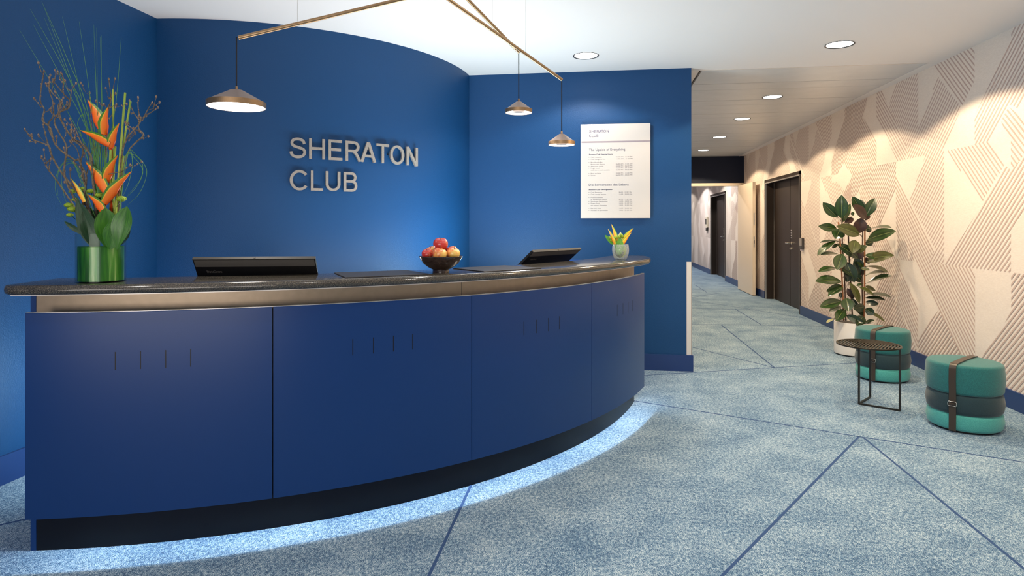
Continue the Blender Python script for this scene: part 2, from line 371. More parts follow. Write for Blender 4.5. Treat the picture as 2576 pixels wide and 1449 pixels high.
# doors in the right wall
def double_door(name, label, d, hinge_plate=True):
    y0, y1, h = d; r = hold(name, label, (XR, (y0+y1)/2, 0)); w = (y1-y0)
    bm = new()
    for s in (-1, 1): box(bm, -.008, s*w/2-.045*(s < 0)-0*(s > 0), 0, .24, s*w/2+.045*(s > 0), h+.045) if False else box(bm, -.01, (s*w/2-.04 if s < 0 else s*w/2-.012), 0, .14, (s*w/2+.012 if s < 0 else s*w/2+.04), h+.04)
    box(bm, -.01, -w/2-.04, h-.012, .14, w/2+.04, h+.04)
    obj('door_frame', bm, M_DOOR, r)
    bm = new()
    box(bm, -.014, w/2-.014, 0, .012, w/2-.008, h-.01); box(bm, -.014, -w/2+.008, 0, .012, -w/2+.014, h-.01); box(bm, -.014, -w/2, h-.03, .012, w/2, h-.012)
    obj('frame_edge_strip', bm, M_ALU, r)
    gap = .012
    for s in (-1, 1):
        a, b = (gap/2, w/2-.014) if s > 0 else (-w/2+.014, -gap/2)
        lf = obj('door_leaf', box(new(), .145, a, .006, .19, b, h-.013, bev=.003), M_DOOR, r)
        if s < 0:
            bm = new(); box(bm, .135, -.10, 1.13, .146, -.045, 1.27, bev=.003); obj('keypad', bm, M_STEEL, lf)
            bm = new()
            for q in range(3): box(bm, .132, -.09, 1.145+.04*q, .136, -.055, 1.17+.04*q)
            obj('keypad_button', bm, M_BLK, lf)
            bm = new(); tube(bm, [(.146, -.07, 1.05), (.085, -.07, 1.05), (.085, -.055, 1.05), (.085, .06, 1.05)], .010, 10)
            lathe_y = new(); obj('door_handle', bm, M_STEEL, lf, smooth=40); lathe_y.free()
            bm = new(); tube(bm, [(.146, -.07, 1.05), (.138, -.07, 1.05)], .026, 20); tube(bm, [(.146, -.07, .96), (.132, -.07, .96)], .024, 20); tube(bm, [(.132, -.07, .96), (.115, -.07, .96)], .012, 16)
            obj('lock_rose', bm, M_STEEL, lf, smooth=40)
    obj('door_rebate', box(new(), .19, -w/2-.04, 0, .235, w/2+.04, h+.03), M_BLK, r)
    return r
double_door('door_1', 'dark brown double door recessed in the striped wall', D1)
double_door('door_2', 'dark brown double door farther along, beyond the doorway', D2)
# corridor doorway with the open cream leaf
d3 = hold('door_3', 'cream doorway frame and open leaf across the corridor', (XR, 13.72, 0))
bm = new(); box(bm, XC-XR, -.03, 2.175, 0, .2, 2.235); box(bm, -.07, 0, 0, 0, .2, 2.18); box(bm, XC-XR, 0, 0, XC-XR+.06, .2, 2.18)
obj('door_frame', bm, M_CREAM, d3)
lf = obj('door_leaf', box(new(), -.125, -1.30, .01, -.07, -.02, 2.17, bev=.003), M_CREAM, d3)
obj('edge_plate', box(new(), -.108, -1.3035, .93, -.086, -1.30, 1.13), M_ALU, lf)
obj('edge_plate', box(new(), -.108, -1.3035, 1.35, -.086, -1.30, 1.58), M_ALU, lf)
obj('latch_hole', box(new(), -.103, -1.305, 1.0, -.091, -1.303, 1.06), M_BLK, lf)

# ------------------------------------------------------------------ ceiling downlights
M_RING = mat('dark trim ring', (.05, .05, .055), .4, .5)
def downlight(x, y, label, r=.1):
    t = thing('recessed_downlight', label, 'ceiling light', (x, y, HC), group='recessed ceiling downlights')
    bm = lathe(new(), [(r, -.001), (r+.010, -.005), (r+.010, -.001+.004), (r-.004, .0045), (r-.004, -.001)], n=40)
    obj('trim_ring', bm, M_RING, t, smooth=40)
    obj('diffuser', lathe(new(), [(0, -.0005), (r-.003, -.0005), (r-.003, .0), (0, .0)], n=40), M_LIT, t)
    bm = lathe(new(), [(r*.62, -.0008), (r*.68, -.0022), (r*.74, -.0008)], n=40); obj('reflector_ring', bm, M_LIT, t)
    return t
labs = ['round downlight in the white ceiling above the blue wall with the notice', 'round downlight in the white ceiling nearest the striped wall',
        'nearest downlight in the metal plank ceiling', 'second downlight in the metal plank ceiling', 'third downlight in the metal plank ceiling', 'farthest downlight in the metal plank ceiling']
for (x, y), l in zip(DL, labs): downlight(x, y, l)

# ------------------------------------------------------------------ reception counter
CC = (-3.0, 5.56); RB = 3.335; RPo = 3.45
ct = thing('reception_counter', 'long curved reception counter with blue panels and dark granite top', 'counter', (0, 0, 0))
obj('plinth', arc(new(), CC, [(3.31, 0), (RB, 0), (RB, .93), (3.31, .93)], -78.1, -12, 90), M_KICK, ct, smooth=30)
obj('band', arc(new(), CC, [(3.30, .93), (RB, .93), (RB, 1.076), (3.30, 1.076)], -78.1, -12, 90), M_BAND, ct, smooth=30)
for a in (-46.4,):
    obj('band_joint', arc(new(), CC, [(RB, .94), (RB+.0006, .94), (RB+.0006, 1.074), (RB, 1.074)], a-.025, a+.025, 1), M_BLK, ct)
obj('side_panel', arc(new(), CC, [(2.70, 0), (3.335, 0), (3.335, 1.076), (2.70, 1.076)], -78.5, -78.12, 2), M_PANEL, ct)
obj('side_panel', arc(new(), CC, [(2.70, 0), (3.33, 0), (3.33, 1.076), (2.70, 1.076)], -11.98, -11.6, 2), M_PANEL, ct)
p0 = -77.59; dp = 15.5
for k in range(4):
    a = p0+k*dp+.035; b = p0+(k+1)*dp-.035
    pn = obj('front_panel', arc(new(), CC, [(RPo-.022, .18), (RPo, .18), (RPo, .998), (RPo-.0015, 1.0), (RPo-.0205, 1.0), (RPo-.022, .998)], a, b, 30), M_PANEL, ct, smooth=30)
    if k: obj('gap_light_block', arc(new(), CC, [(RPo-.026, .185), (RPo-.0225, .185), (RPo-.0225, .99), (RPo-.026, .99)], p0+k*dp-.4, p0+k*dp+.4, 2), M_BLK, ct)  # added behind the panel joint to stop the LED strip shining through
    cen = (a+b)/2+.15
    for j in range(4):
        s = cen+(j-1.5)*1.55
        obj('slot', arc(new(), CC, [(RPo-.002, .765), (RPo+.0005, .765), (RPo+.0005, .838), (RPo-.002, .838)], s-.03, s+.03, 1), M_BLK, pn)
obj('panel_rim', arc(new(), CC, [(RPo-.021, 1.0), (RPo-.001, 1.0), (RPo-.001, 1.0015), (RPo-.021, 1.0015)], p0, p0+4*dp, 90), M_ALU, ct)
for k in range(1, 9):   # brackets that carry the panels off the carcass
    a = p0+k*7.75-3.9
    obj('bracket', arc(new(), CC, [(RB, .55), (RPo-.022, .55), (RPo-.022, .58), (RB, .58)], a-.2, a+.2, 1), M_KICK, ct)
obj('led_strip', arc(new(), CC, [(RB+.001, .352), (RB+.012, .346), (RB+.012, .354), (RB+.001, .36)], -77.8, -13, 80), M_LED, ct)
# granite worktop with bullnose
zb, zt, R0, R1 = 1.078, 1.116, 3.17, 3.525; hh = (zt-zb)/2
prof = [(R0, zb), (R1-hh, zb)]+[(R1-hh+hh*math.sin(t), (zb+zt)/2-hh*math.cos(t)) for t in [PI*i/8 for i in range(1, 8)]]+[(R1-hh, zt), (R0, zt)]
def slab(bm, prof, a0, a1, n=110):
    rings = []
    for i in range(n+1):
        u = i/n; ad = a0+(a1-a0)*u; a = math.radians(ad)
        dl, dr = (ad-a0), (a1-ad)
        k = 0
        if dl < .5: k -= .03*(1-dl/.5)**2
        if dr < 7: k -= .115*(1-dr/7)**1.8
        ring = []
        for r, z in prof:
            w = (r-R0)/(R1-R0); zz = z
            ring.append(bm.verts.new((CC[0]+(r+k*w)*math.cos(a), CC[1]+(r+k*w)*math.sin(a), zz)))
        rings.append(ring)
    m = len(prof)
    for i in range(n):
        for j in range(m): bm.faces.new((rings[i][j], rings[i+1][j], rings[i+1][(j+1) % m], rings[i][(j+1) % m]))
    bm.faces.new(rings[0][::-1]); bm.faces.new(rings[-1]); return bm
obj('granite_top', slab(new(), prof, -78.35, -11.8), M_GRAN, ct, smooth=35)
obj('top_edge_line', arc(new(), CC, [(3.335, 1.0745), (3.50, 1.0745), (3.50, 1.078), (3.335, 1.078)], -77.9, -17, 90), M_ALUL, ct)
obj('work_desk', arc(new(), CC, [(2.50, .72), (3.31, .72), (3.31, .75), (2.50, .75)], -78.1, -12, 60), M_DARKF, ct, smooth=30)
obj('desk_light', arc(new(), CC, [(3.20, 1.068), (3.22, 1.068), (3.22, 1.076), (3.20, 1.076)], -74, -16, 60), M_LEDW, ct)
obj('drawer_unit', arc(new(), CC, [(2.56, 0), (3.2, 0), (3.2, .72), (2.56, .72)], -50, -42, 8), M_DARKF, ct)

# ------------------------------------------------------------------ stroke letters
def cat_(pts, n=8): return [(v.x, v.y) for v in smooth_path([(p[0], p[1], 0) for p in pts], n)]
def ell(cx, cy, rx, ry, a0, a1, n=28): return [(cx+rx*math.cos(math.radians(a0+(a1-a0)*i/n)), cy+ry*math.sin(math.radians(a0+(a1-a0)*i/n))) for i in range(n+1)]
h_ = .065
GL = {
 'S': [cat_([(.665, .705), (.62, .84), (.50, .915), (.365, .935), (.20, .90), (.115, .80), (.115, .69), (.19, .60), (.38, .535), (.58, .47), (.675, .37), (.675, .24), (.58, .115), (.385, .065), (.20, .10), (.09, .20), (.065, .32)])],
 'H': [[(.065, 0), (.065, 1)], [(.665, 0), (.665, 1)], [(.065, .52), (.665, .52)]],
 'E': [[(.065, 0), (.065, 1)], [(.0, .94), (.68, .94)], [(.0, .52), (.63, .52)], [(.0, .06), (.70, .06)]],
 'R': [[(.065, 0), (.065, 1)], [(0, .94), (.42, .94)]+ell(.42, .725, .22, .215, 90, -90)+[(0, .51)], [(.40, .51), (.55, .36), (.73, 0)]],
 'A': [[(.05, 0), (.325, .95), (.375, .95), (.65, 0)], [(.14, .31), (.56, .31)]],
 'T': [[(0, .94), (.70, .94)], [(.35, 0), (.35, .94)]],
 'O': [ell(.40, .5, .335, .445, 0, 360, 48)],
 'N': [[(.065, 0), (.065, 1)], [(.075, .99), (.585, .01)], [(.595, 0), (.595, 1)]],
 'C': [ell(.42, .5, .355, .445, 38, 322, 40)],
 'L': [[(.065, 0), (.065, 1)], [(0, .06), (.60, .06)]],
 'U': [[(.065, 1), (.065, .40)]+ell(.355, .355, .29, .295, 180, 360, 20)+[(.645, .40), (.645, 1)]],
 'B': [[(.065, 0), (.065, 1)], [(0, .94), (.42, .94)]+ell(.42, .735, .19, .205, 90, -90, 14)+[(0, .53)], [(.42, .53)]+ell(.44, .295, .215, .235, 90, -90, 14)+[(0, .06)]],
}
def ribbon(pts, w):
    n = len(pts); closed = (Vector(pts[0])-Vector(pts[-1])).length < 1e-4 and n > 3
    a, b = [], []
    for i in range(n):
        p = Vector(pts[i]); q0 = Vector(pts[i-1]) if i else (Vector(pts[n-2]) if closed else p); q1 = Vector(pts[i+1]) if i < n-1 else (Vector(pts[1]) if closed else p)
        t0 = (p-q0); t1 = (q1-p)
        t0 = t0.normalized() if t0.length > 1e-9 else t1.normalized(); t1 = t1.normalized() if t1.length > 1e-9 else t0
        t = (t0+t1).normalized(); k = 1/max(.5, t.dot(t0)); s = Vector((-t.y, t.x))*w/2*k
        a.append(p+s); b.append(p-s)
    return a, b
def glyph_bm(ch, fn, thick, w=.12):
    """fn maps (x, y, depth) to a point"""
    bm = new()
    for li, pts in enumerate(GL[ch]):
        if len(pts) == 2:   # subdivide straight pieces so that they can bend round the wall
            p, q = pts; pts = [(p[0]+(q[0]-p[0])*i/4, p[1]+(q[1]-p[1])*i/4) for i in range(5)]
        a, b = ribbon(pts, w); e = li*1e-5
        F = [[bm.verts.new(fn(p.x, p.y, d)) for p in s] for s in (a, b) for d in (0, thick+e)]
        a0, a1, b0, b1 = F
        for i in range(len(pts)-1):
            bm.faces.new((a1[i], a1[i+1], b1[i+1], b1[i])); bm.faces.new((a0[i], b0[i], b0[i+1], a0[i+1]))
            bm.faces.new((a0[i], a0[i+1], a1[i+1], a1[i])); bm.faces.new((b0[i], b1[i], b1[i+1], b0[i+1]))
        bm.faces.new((a0[0], a1[0], b1[0], b0[0])); bm.faces.new((a0[-1], b0[-1], b1[-1], a1[-1]))
    return bm
GW = {'S': .74, 'H': .73, 'E': .70, 'R': .74, 'A': .70, 'T': .70, 'O': .80, 'N': .66, 'C': .76, 'L': .60, 'U': .71, 'B': .72}
sign = thing('wall_sign', 'large brushed metal lettering in two lines on the curved blue wall', 'sign')
M_LET = noisy('brushed letter metal', (.30, .275, .25), (.35, .32, .29), 90, .45, metal=.3)
for word, z0, H_, spans in (('SHERATON', 1.835, .150, [(-59.39, -56.2), (-55.57, -52.33), (-51.62, -48.69), (-48.01, -44.72), (-44.58, -41.01), (-40.86, -37.68), (-37.35, -33.47), (-32.83, -29.38)]),
                           ('CLUB', 1.603, .146, [(-59.36, -55.88), (-55.22, -52.76), (-52.2, -49.1), (-48.36, -45.39)])):
    for ch, (a, b) in zip(word, spans):
        gw = GW[ch]
        def fn(x, y, d, a=a, b=b, gw=gw, z0=z0, H_=H_):
            t = math.radians(a+(b-a)*x/gw); r = RW+.012+d
            return (CW[0]+r*math.cos(t), CW[1]+r*math.sin(t), z0+y*H_)
        lt = obj('letter', glyph_bm(ch, fn, .016, .128), M_LET, sign)
        t = math.radians((a+b)/2)
        m_ = Matrix.Translation((CW[0]+(RW+.006)*math.cos(t), CW[1]+(RW+.006)*math.sin(t), 0)) @ Matrix.Rotation(t, 4, 'Z')
        # stand-off pin behind a stroke that the letter really has
        px_, py_ = GL[ch][0][len(GL[ch][0])//2]; tt = math.radians(a+(b-a)*px_/gw); py_ = .5 if len(GL[ch][0]) == 2 and ch != 'A' else py_
        if ch == 'A': tt = math.radians((a+b)/2); py_ = .31
        if ch == 'O': tt = math.radians(b-(b-a)*.08)
        bm = tube(new(), [(CW[0]+r*math.cos(tt), CW[1]+r*math.sin(tt), z0+py_*H_) for r in (RW-.001, RW+.013)], .004, 8)
        obj('standoff', bm, M_BLK, lt)

# text from Blender's built-in face, turned into meshes
def text_mesh(body, size, align='LEFT', ext=0.0, bold=0.0, space=1.0):
    c = bpy.data.curves.new('t', 'FONT'); c.body = body; c.size = size; c.align_x = align; c.extrude = ext; c.offset = bold; c.resolution_u = 3; c.space_character = space
    o = bpy.data.objects.new('t', c); COL.objects.link(o)
    dg = bpy.context.evaluated_depsgraph_get(); me = bpy.data.meshes.new_from_object(o.evaluated_get(dg))
    bpy.data.objects.remove(o); bpy.data.curves.remove(c); return me
# notice board
PX0, PX1, PZ0, PZ1 = -.175, .467, 1.414, 2.295
po = thing('notice_board', 'cream notice board with club opening hours in two languages on blue wall', 'sign', (0, YP, 0))
M_BOARD = mat('cream acrylic board', (.62, .565, .52), .25, coat=.4)
obj('board', box(new(), PX0, -.030, PZ0, PX1, -.018, PZ1, bev=.001), M_BOARD, po)
for x in (PX0+.05, PX1-.05):
    for z in (PZ0+.05, PZ1-.05): obj('mounting_spacer', tube(new(), [(x, 0, z), (x, -.018, z)], .008, 10), M_ALU, po)
M_BAR = mat('mauve metallic rule', (.44, .37, .40), .3, .5); M_INK = mat('navy ink', (.035, .04, .09), .6); M_INK2 = mat('grey violet ink', (.07, .06, .15), .6)
M_GREYI = mat('grey ink', (.13, .12, .13), .6)
TX = lambda x: PX0+(x-120)/970*.642
TZ = lambda y: PZ1-(y-76)/1313*.881
obj('rule', box(new(), TX(132), -.0306, TZ(336), TX(1086), -.0300, TZ(314)), M_BAR, po)
YT = -.0303
bm = new()
for word, y, xx in (('SHERATON', 195, [(238, 267), (276, 306), (313, 339), (347, 378), (378, 411), (408, 438), (440, 476), (485, 516)]), ('CLUB', 257, [(238, 272), (279, 304), (307, 337), (343, 370)])):
    for ch, (a, b) in zip(word, xx):
        def fn(x, yy, d, a=a, b=b, gw=GW[ch], y=y): return (TX(a+(b-a)*x/gw), YT-d, TZ(y-38*yy))
        merge(bm, glyph_bm(ch, fn, .0004, .125))
obj('title_text', bm, M_INK2, po)
def put(bm, body, x, y, cap, align='LEFT', bold=0, xw=None):
    me = text_mesh(body, cap/.70*.000671, align, bold=bold)
    xs = [v.co.x for v in me.vertices]; s = 1
    if xw and xs: s = (xw*.000662)/(max(xs)-min(xs))
    me.transform(Matrix.Translation((TX(x), YT-.0002, TZ(y))) @ Matrix.Rotation(PI/2, 4, 'X') @ Matrix.Diagonal((s, 1, 1, 1)))
    bm.from_mesh(me); bpy.data.meshes.remove(me)
def line_(nm, m, *a, **k): bm = new(); put(bm, *a, **k); return obj(nm, bm, m, po)
line_('heading_text', M_INK, 'The Upside of Everything', 236, 448, 33, xw=506); line_('heading_text', M_INK, 'Die Sonnenseite des Lebens', 232, 938, 33, xw=555)
line_('subheading_text', M_INK, 'Sheraton Club Opening Hours', 236, 506, 15, bold=.0004, xw=330); line_('subheading_text', M_INK, 'Sheraton Club Öffnungszeiten', 233, 997, 15, bold=.0004, xw=332)
EN = [(545, 1, 'Club reception', '06:00 AM - 11:00 PM', 153), (573, 1, 'Club lounge service', '11:00 AM - 11:00 PM', 205), (616, 1, 'Breakfast buffet', '', 165), (643, 0, 'Restaurant Flavors', '06:30 AM - 11:00 AM', 198),
      (671, 1, 'Afternoon snacks', '02:00 PM - 06:00 PM', 180), (699, 1, 'Finger food', '06:00 PM - 09:30 PM', 118), (726, 0, 'with warm snack available', '06:00 PM - 09:00 PM', 270), (771, 1, 'Beer and wine', '02:00 PM - 11:00 PM', 148), (798, 1, 'Spirits', '06:00 PM - 09:00 PM', 64)]
DE = [(1035, 1, 'Club Rezeption', '06:00 - 23:00 Uhr', 160), (1063, 1, 'Club Lounge Service', '11:00 - 23:00 Uhr', 214), (1107, 1, 'Frühstücksbuffet', '', 172), (1134, 0, 'im Restaurant Flavors', '06:30 - 11:00 Uhr', 228), (1162, 1, 'Snacks am Nachmittag', '14:00 - 18:00 Uhr', 236),
      (1189, 1, 'Finger-Food', '18:00 - 21:30 Uhr', 124), (1217, 0, 'mit warmer Vorspeise', '18:00 - 21:00 Uhr', 222), (1259, 1, 'Bier und Wein', '14:00 - 23:00 Uhr', 144), (1287, 1, 'Auswahl an Spirituosen', '18:00 - 21:00 Uhr', 240)]
for rows, rx, rw in ((EN, 840, 227), (DE, 838, 183)):
    for y, dot, a, b, w in rows:
        if dot: obj('bullet_dot', box(new(), TX(234), YT-.0002, TZ(y-4), TX(241), YT, TZ(y-11)), M_GREYI, po)
        line_('schedule_text', M_GREYI, a, 261, y, 15, xw=w)
        if b: line_('hours_text', M_GREYI, b, rx-rw, y, 15, xw=rw)

# ------------------------------------------------------------------ pendant lamp
pen = thing('pendant_lamp', 'brass rod ceiling lamp with three conical shades above the counter', 'lamp', (0, 0, 0))
r1a, r1b = at(600, 95, 2.89), at(1104, -24, 3.1)
r2a, r2b = at(1413, 200, 3.75), at(1085, -32, 3.05)
r3a, r3b = at(1305, 131, 3.7), at(1098, -82, 3.12)
for a, b in ((r1a, r1b), (r2a, r2b), (r3a, r3b)): obj('rod', tube(new(), [a, b], .0092, 16), M_BRASS, pen, smooth=40)
obj('rod_joint', tube(new(), [(r1b+r2b)/2-Vector((0, .05, 0)), (r1b+r2b)/2+Vector((0, .1, .0))], .006, 8), M_BRASS, pen)
for p, (a, b) in ((748, (r1a, r1b)), (1238, (r3a, r3b)), (1323, (r2a, r2b)), (1040, (r1a, r1b))):
    best = min((abs((1288+FPX*((q.x*CA+q.y*SA)/(-q.x*SA+q.y*CA)))-p), i) for i in range(101) for q in [a.lerp(b, i/100)])
    q = a.lerp(b, best[1]/100); obj('suspension_wire', tube(new(), [q, (q.x, q.y, HC)], .0008, 6), M_STEEL, pen)
    obj('ceiling_cup', lathe(new(), [(0, 0), (.012, 0), (.012, -.02), (0, -.02)], (q.x, q.y, HC), 12), M_ALU, pen)
def shade(end, zc, r, big):
    x, y = end.x, end.y
    top = (x, y, zc)
    cz = zc+(.078 if big else .066)+.016
    bm = tube(new(), smooth_path([end+Vector((0, 0, .002)), end+Vector((0, 0, -.012)), (x, y, (end.z+cz)/2), (x, y, cz)], 5), .0032, 8)
    obj('cord', bm, M_CORD, pen, smooth=True)
    hb = .024 if big else .021; hc = .078 if big else .066
    s = obj('shade', lathe(new(), [(r-.003, 0), (r, 0), (r, hb), (r-.0045, hb+.002), (.028 if big else .015, hc), (0, hc)], top, 56), M_SHADE, pen, smooth=25)
    obj('rim', lathe(new(), [(r+.0002, -.0005), (r+.0010, -.0005), (r+.0010, hb), (r+.0002, hb)], top, 56, close=True), M_BRASS, s, smooth=30)
    obj('collar', lathe(new(), [(0, hc-.001), (.0058, hc-.001), (.0058, hc+.016), (.004, hc+.018), (0, hc+.018)], top, 16), M_BRASS, s, smooth=30)
    M_IN = M_LITP
    obj('diffuser', lathe(new(), [(r-.004, .001), (r-.012, .010), (r*.45, .014), (0, .014)] if not big else [(r-.003, .0006), (0, .0006)], top, 48), M_IN, s)
    if not big: obj('lamp_cylinder', lathe(new(), [(r*.42, .013), (r*.42, .004), (0, .004)], top, 32), M_SHADE, s, smooth=30)
    light('SPOT', 'pendant_beam', (x, y, zc-.006), 22 if big else 16, (1, .9, .78), spot_size=math.radians(150), spot_blend=.5, shadow_soft_size=.05 if not big else .1)
e1 = r1a+Vector((-.008, -.003, .002))
shade(e1, 1.35+(566-270)/FPX*2.89, .1275, True)
shade(r3a, 1.35+(566-284)/FPX*3.7, .079, False)
shade(r2a, 1.35+(566-365)/FPX*3.75, .079, False)

# ------------------------------------------------------------------ things on the counter
def polar(a, r, z): t = math.radians(a); return Vector((CC[0]+r*math.cos(t), CC[1]+r*math.sin(t), z))
ZT = zt
M_GREYS = mat('grey satin strip', (.085, .08, .075), .45)
def aio(name, label, p0_, p1_, h=.33, tilt=47, txt='ThinkCentre', tw=.083):
    """all-in-one computer leaning back; p0/p1 = ends of its top edge as guests see it"""
    p0_, p1_ = Vector(p0_), Vector(p1_); w = (p1_-p0_).length; u = (p1_-p0_).normalized(); back = Vector((u.y, -u.x, 0)).normalized()  # towards guest
    dn = (Vector((0, 0, -1))*math.cos(math.radians(tilt))-back*math.sin(math.radians(tilt))).normalized()
    nrm = u.cross(dn).normalized()
    if nrm.dot(back) < 0: nrm = -nrm
    M_ = Matrix(((u.x, dn.x, nrm.x, p0_.x), (u.y, dn.y, nrm.y, p0_.y), (u.z, dn.z, nrm.z, p0_.z), (0, 0, 0, 1)))
    t = thing(name, label, 'computer', (0, 0, 0), group=None)
    def part(n, bm, m, par=t): bmesh.ops.transform(bm, matrix=M_, verts=bm.verts); return obj(n, bm, m, par, smooth=35)
    body = part('housing', box(new(), 0, 0, -.018, w, h, -.002, bev=.003), M_BLK)
    part('top_edge', box(new(), .0, -.001, -.0165, w, .003, .0), M_GREYP)
    part('grey_strip', box(new(), .006, .006, -.003, w-.006, .046, -.0005), M_GREYS)
    part('screen', box(new(), .012, .012, -.0195, w-.012, h-.03, -.0175), mat('dark screen', (.01, .012, .02), .1))
    part('webcam', box(new(), w/2-.004, -.003, -.012, w/2+.004, .002, -.004), M_BLK)
    me = text_mesh(txt, .0195, bold=.0005, space=.86)
    me.transform(Matrix.Diagonal((.80, 1, 1, 1)))
    me.transform(M_ @ Matrix.Translation((.045, .083, -.0012)) @ Matrix.Rotation(PI, 4, 'X'))
    tt = obj('brand_text', me, M_TXT, t)
    # stand down to the desk
    lowc = M_ @ Vector((w/2, h*.55, -.03)); foot = Vector((lowc.x, lowc.y, .75))
    part('rear_lip', box(new(), .03, h*.5, -.004, w-.03, h*.95, .008, bev=.003), M_BLK)
    ang = math.atan2(u.y, u.x); R_ = Matrix.Translation(foot) @ Matrix.Rotation(ang, 4, 'Z')
    obj('stand', box(new(), -.10, -.07, 0, .10, .07, .012, mtx=R_), M_BLK, t)
    obj('stand_neck', box(new(), -.03, -.012, .012, .03, .012, lowc.z-.75+.01, mtx=R_), M_BLK, t)
    return t
aio('computer', 'black all in one computer seen from behind, beside the tall vase', (-1.832, 2.612, 1.193), (-1.308, 2.753, 1.193), tilt=38)
m0, m1 = at(1342, 634.5, 3.78), at(1463, 630.5, 4.21)
m1.z = m0.z
aio('computer', 'black all in one computer tilted back behind the small flower glass', m0, m1, tilt=50)

M_PAD = noisy('black leather pad', (.018, .018, .022), (.028, .028, .033), 300, .5, .3, .0006)
def pad(a0, a1, r0, r1, label):
    q = [polar(a0, r0, 0), polar(a0, r1, 0), polar(a1, r1, 0), polar(a1, r0, 0)]
    bm = new(); lo = [bm.verts.new(v+Vector((0, 0, ZT))) for v in q]; hi = [bm.verts.new(v+Vector((0, 0, ZT+.005))) for v in q]
    bm.faces.new(hi); bm.faces.new(lo[::-1])
    for i in range(4): bm.faces.new((lo[i], lo[(i+1) % 4], hi[(i+1) % 4], hi[i]))
    bmesh.ops.bevel(bm, geom=[e for e in bm.edges], offset=.0012, segments=1, affect='EDGES')
    return tag(obj('writing_pad', bm, M_PAD), label, 'desk pad')
pad(-57.2, -50.7, 3.20, 3.497, 'black leather writing pad on the granite left of the apple bowl')
pad(-45.9, -39.6, 3.20, 3.497, 'black leather writing pad on the granite right of the apple bowl')

# bowl of apples
bc = polar(-48.9, 3.385, ZT)
M_BOWL = noisy('dark glazed stoneware', (.020, .011, .009), (.045, .026, .02), 60, .2, .2, .001, coat=.3)
tag(obj('bowl', lathe(new(), [(0, .004), (.036, .004), (.038, 0), (.041, 0), (.041, .010), (.039, .014), (.062, .026), (.086, .045), (.102, .068), (.1085, .079), (.107, .081), (.098, .074), (.070, .060), (.03, .054), (0, .053)], bc, 56), M_BOWL, smooth=50),
    'dark brown footed bowl holding red and yellow apples', 'bowl')
def apple_mat(i, red):
    m = mat('apple skin %d' % i, (.5, .05, .03), .28, coat=.3)
    v = coords(m); g = N(m, 'ShaderNodeSeparateXYZ'); L(m, v, g.inputs[0])
    nz = noise(m, coords(m, (1, 1, .25)), 55, 4, .7)
    ma = N(m, 'ShaderNodeMath', operation='MULTIPLY_ADD'); L(m, g.outputs[0], ma.inputs[0]); ma.inputs[1].default_value = 5; L(m, nz, ma.inputs[2])
    L(m, ramp(m, ma.outputs[0], [(.35-red, (.78, .52, .13)), (.52-red, (.80, .30, .09)), (.68-red, (.50, .035, .03))]), B(m).inputs['Base Color']); return m
M_STALK = mat('apple stalk', (.10, .06, .02), .7)
AP = [((.0, -.058), .094, .035, .0, 'pale apple resting at the front centre of the pile'), ((-.062, -.026), .092, .029, .25, 'red streaked apple at the left front of the bowl'),
      ((-.050, .044), .098, .033, .0, 'yellow apple behind, at the left of the pile'), ((.062, -.016), .094, .034, -.02, 'yellow and red apple at the right of the pile'),
      ((.046, .050), .099, .034, .22, 'red apple behind, at the right of the pile'), ((-.002, .004), .139, .037, .3, 'red apple crowning the pile in the bowl')]
cr = Vector((CA, SA, 0)); cf = Vector((-SA, CA, 0))
for i, ((u, w), z, r, red, lb) in enumerate(AP):
    pr = []
    for k in range(15):
        t = PI*k/14; rr = r*(math.sin(t))**.9*(1.0+.06*math.cos(t)); zz = r*.92*math.cos(t)
        zz -= r*.28*math.exp(-(t/.38)**2); zz += r*.14*math.exp(-((PI-t)/.35)**2)
        pr.append((max(rr, 0), zz))
    pr[0] = (0, pr[0][1]); pr[-1] = (0, pr[-1][1])
    a = thing('apple', lb, 'apple', bc+cr*u+cf*w+Vector((0, 0, z)), group='apples in the bowl'); a.rotation_euler = (random.uniform(-.4, .4), random.uniform(-.4, .4), random.uniform(2.6, 3.8))
    obj('skin', lathe(new(), pr, n=28), apple_mat(i, red), a, smooth=True)
    obj('stalk', tube(new(), [(0, 0, r*.55), (.001, 0, r*.8), (.005, 0, r*1.08)], .0013, 6), M_STALK, a)

# ------------------------------------------------------------------ glass helpers
M_GLASS = bpy.data.materials.new('clear glass'); M_GLASS.use_nodes = True
nt = M_GLASS.node_tree; nt.nodes.clear()
o_ = nt.nodes.new('ShaderNodeOutputMaterial'); tr = nt.nodes.new('ShaderNodeBsdfTransparent'); gl = nt.nodes.new('ShaderNodeBsdfGlossy'); mxs = nt.nodes.new('ShaderNodeMixShader'); fr = nt.nodes.new('ShaderNodeLayerWeight'); pw = nt.nodes.new('ShaderNodeMath'); pw.operation = 'POWER'; pw.inputs[1].default_value = 4; sc2 = nt.nodes.new('ShaderNodeMath'); sc2.operation = 'MULTIPLY_ADD'; sc2.inputs[1].default_value = .45; sc2.inputs[2].default_value = .007
tr.inputs[0].default_value = (.93, .97, .95, 1); gl.inputs['Roughness'].default_value = .03; fr.inputs[0].default_value = .5
nt.links.new(fr.outputs['Facing'], pw.inputs[0]); nt.links.new(pw.outputs[0], sc2.inputs[0]); nt.links.new(sc2.outputs[0], mxs.inputs[0]); nt.links.new(tr.outputs[0], mxs.inputs[1]); nt.links.new(gl.outputs[0], mxs.inputs[2]); nt.links.new(mxs.outputs[0], o_.inputs[0])
M_BUBBLE = M_GLASS.copy(); M_BUBBLE.name = 'bubbled glass'
_n = M_BUBBLE.node_tree; _o = [n for n in _n.nodes if n.type == 'OUTPUT_MATERIAL'][0]; _m = [n for n in _n.nodes if n.type == 'MIX_SHADER'][0]
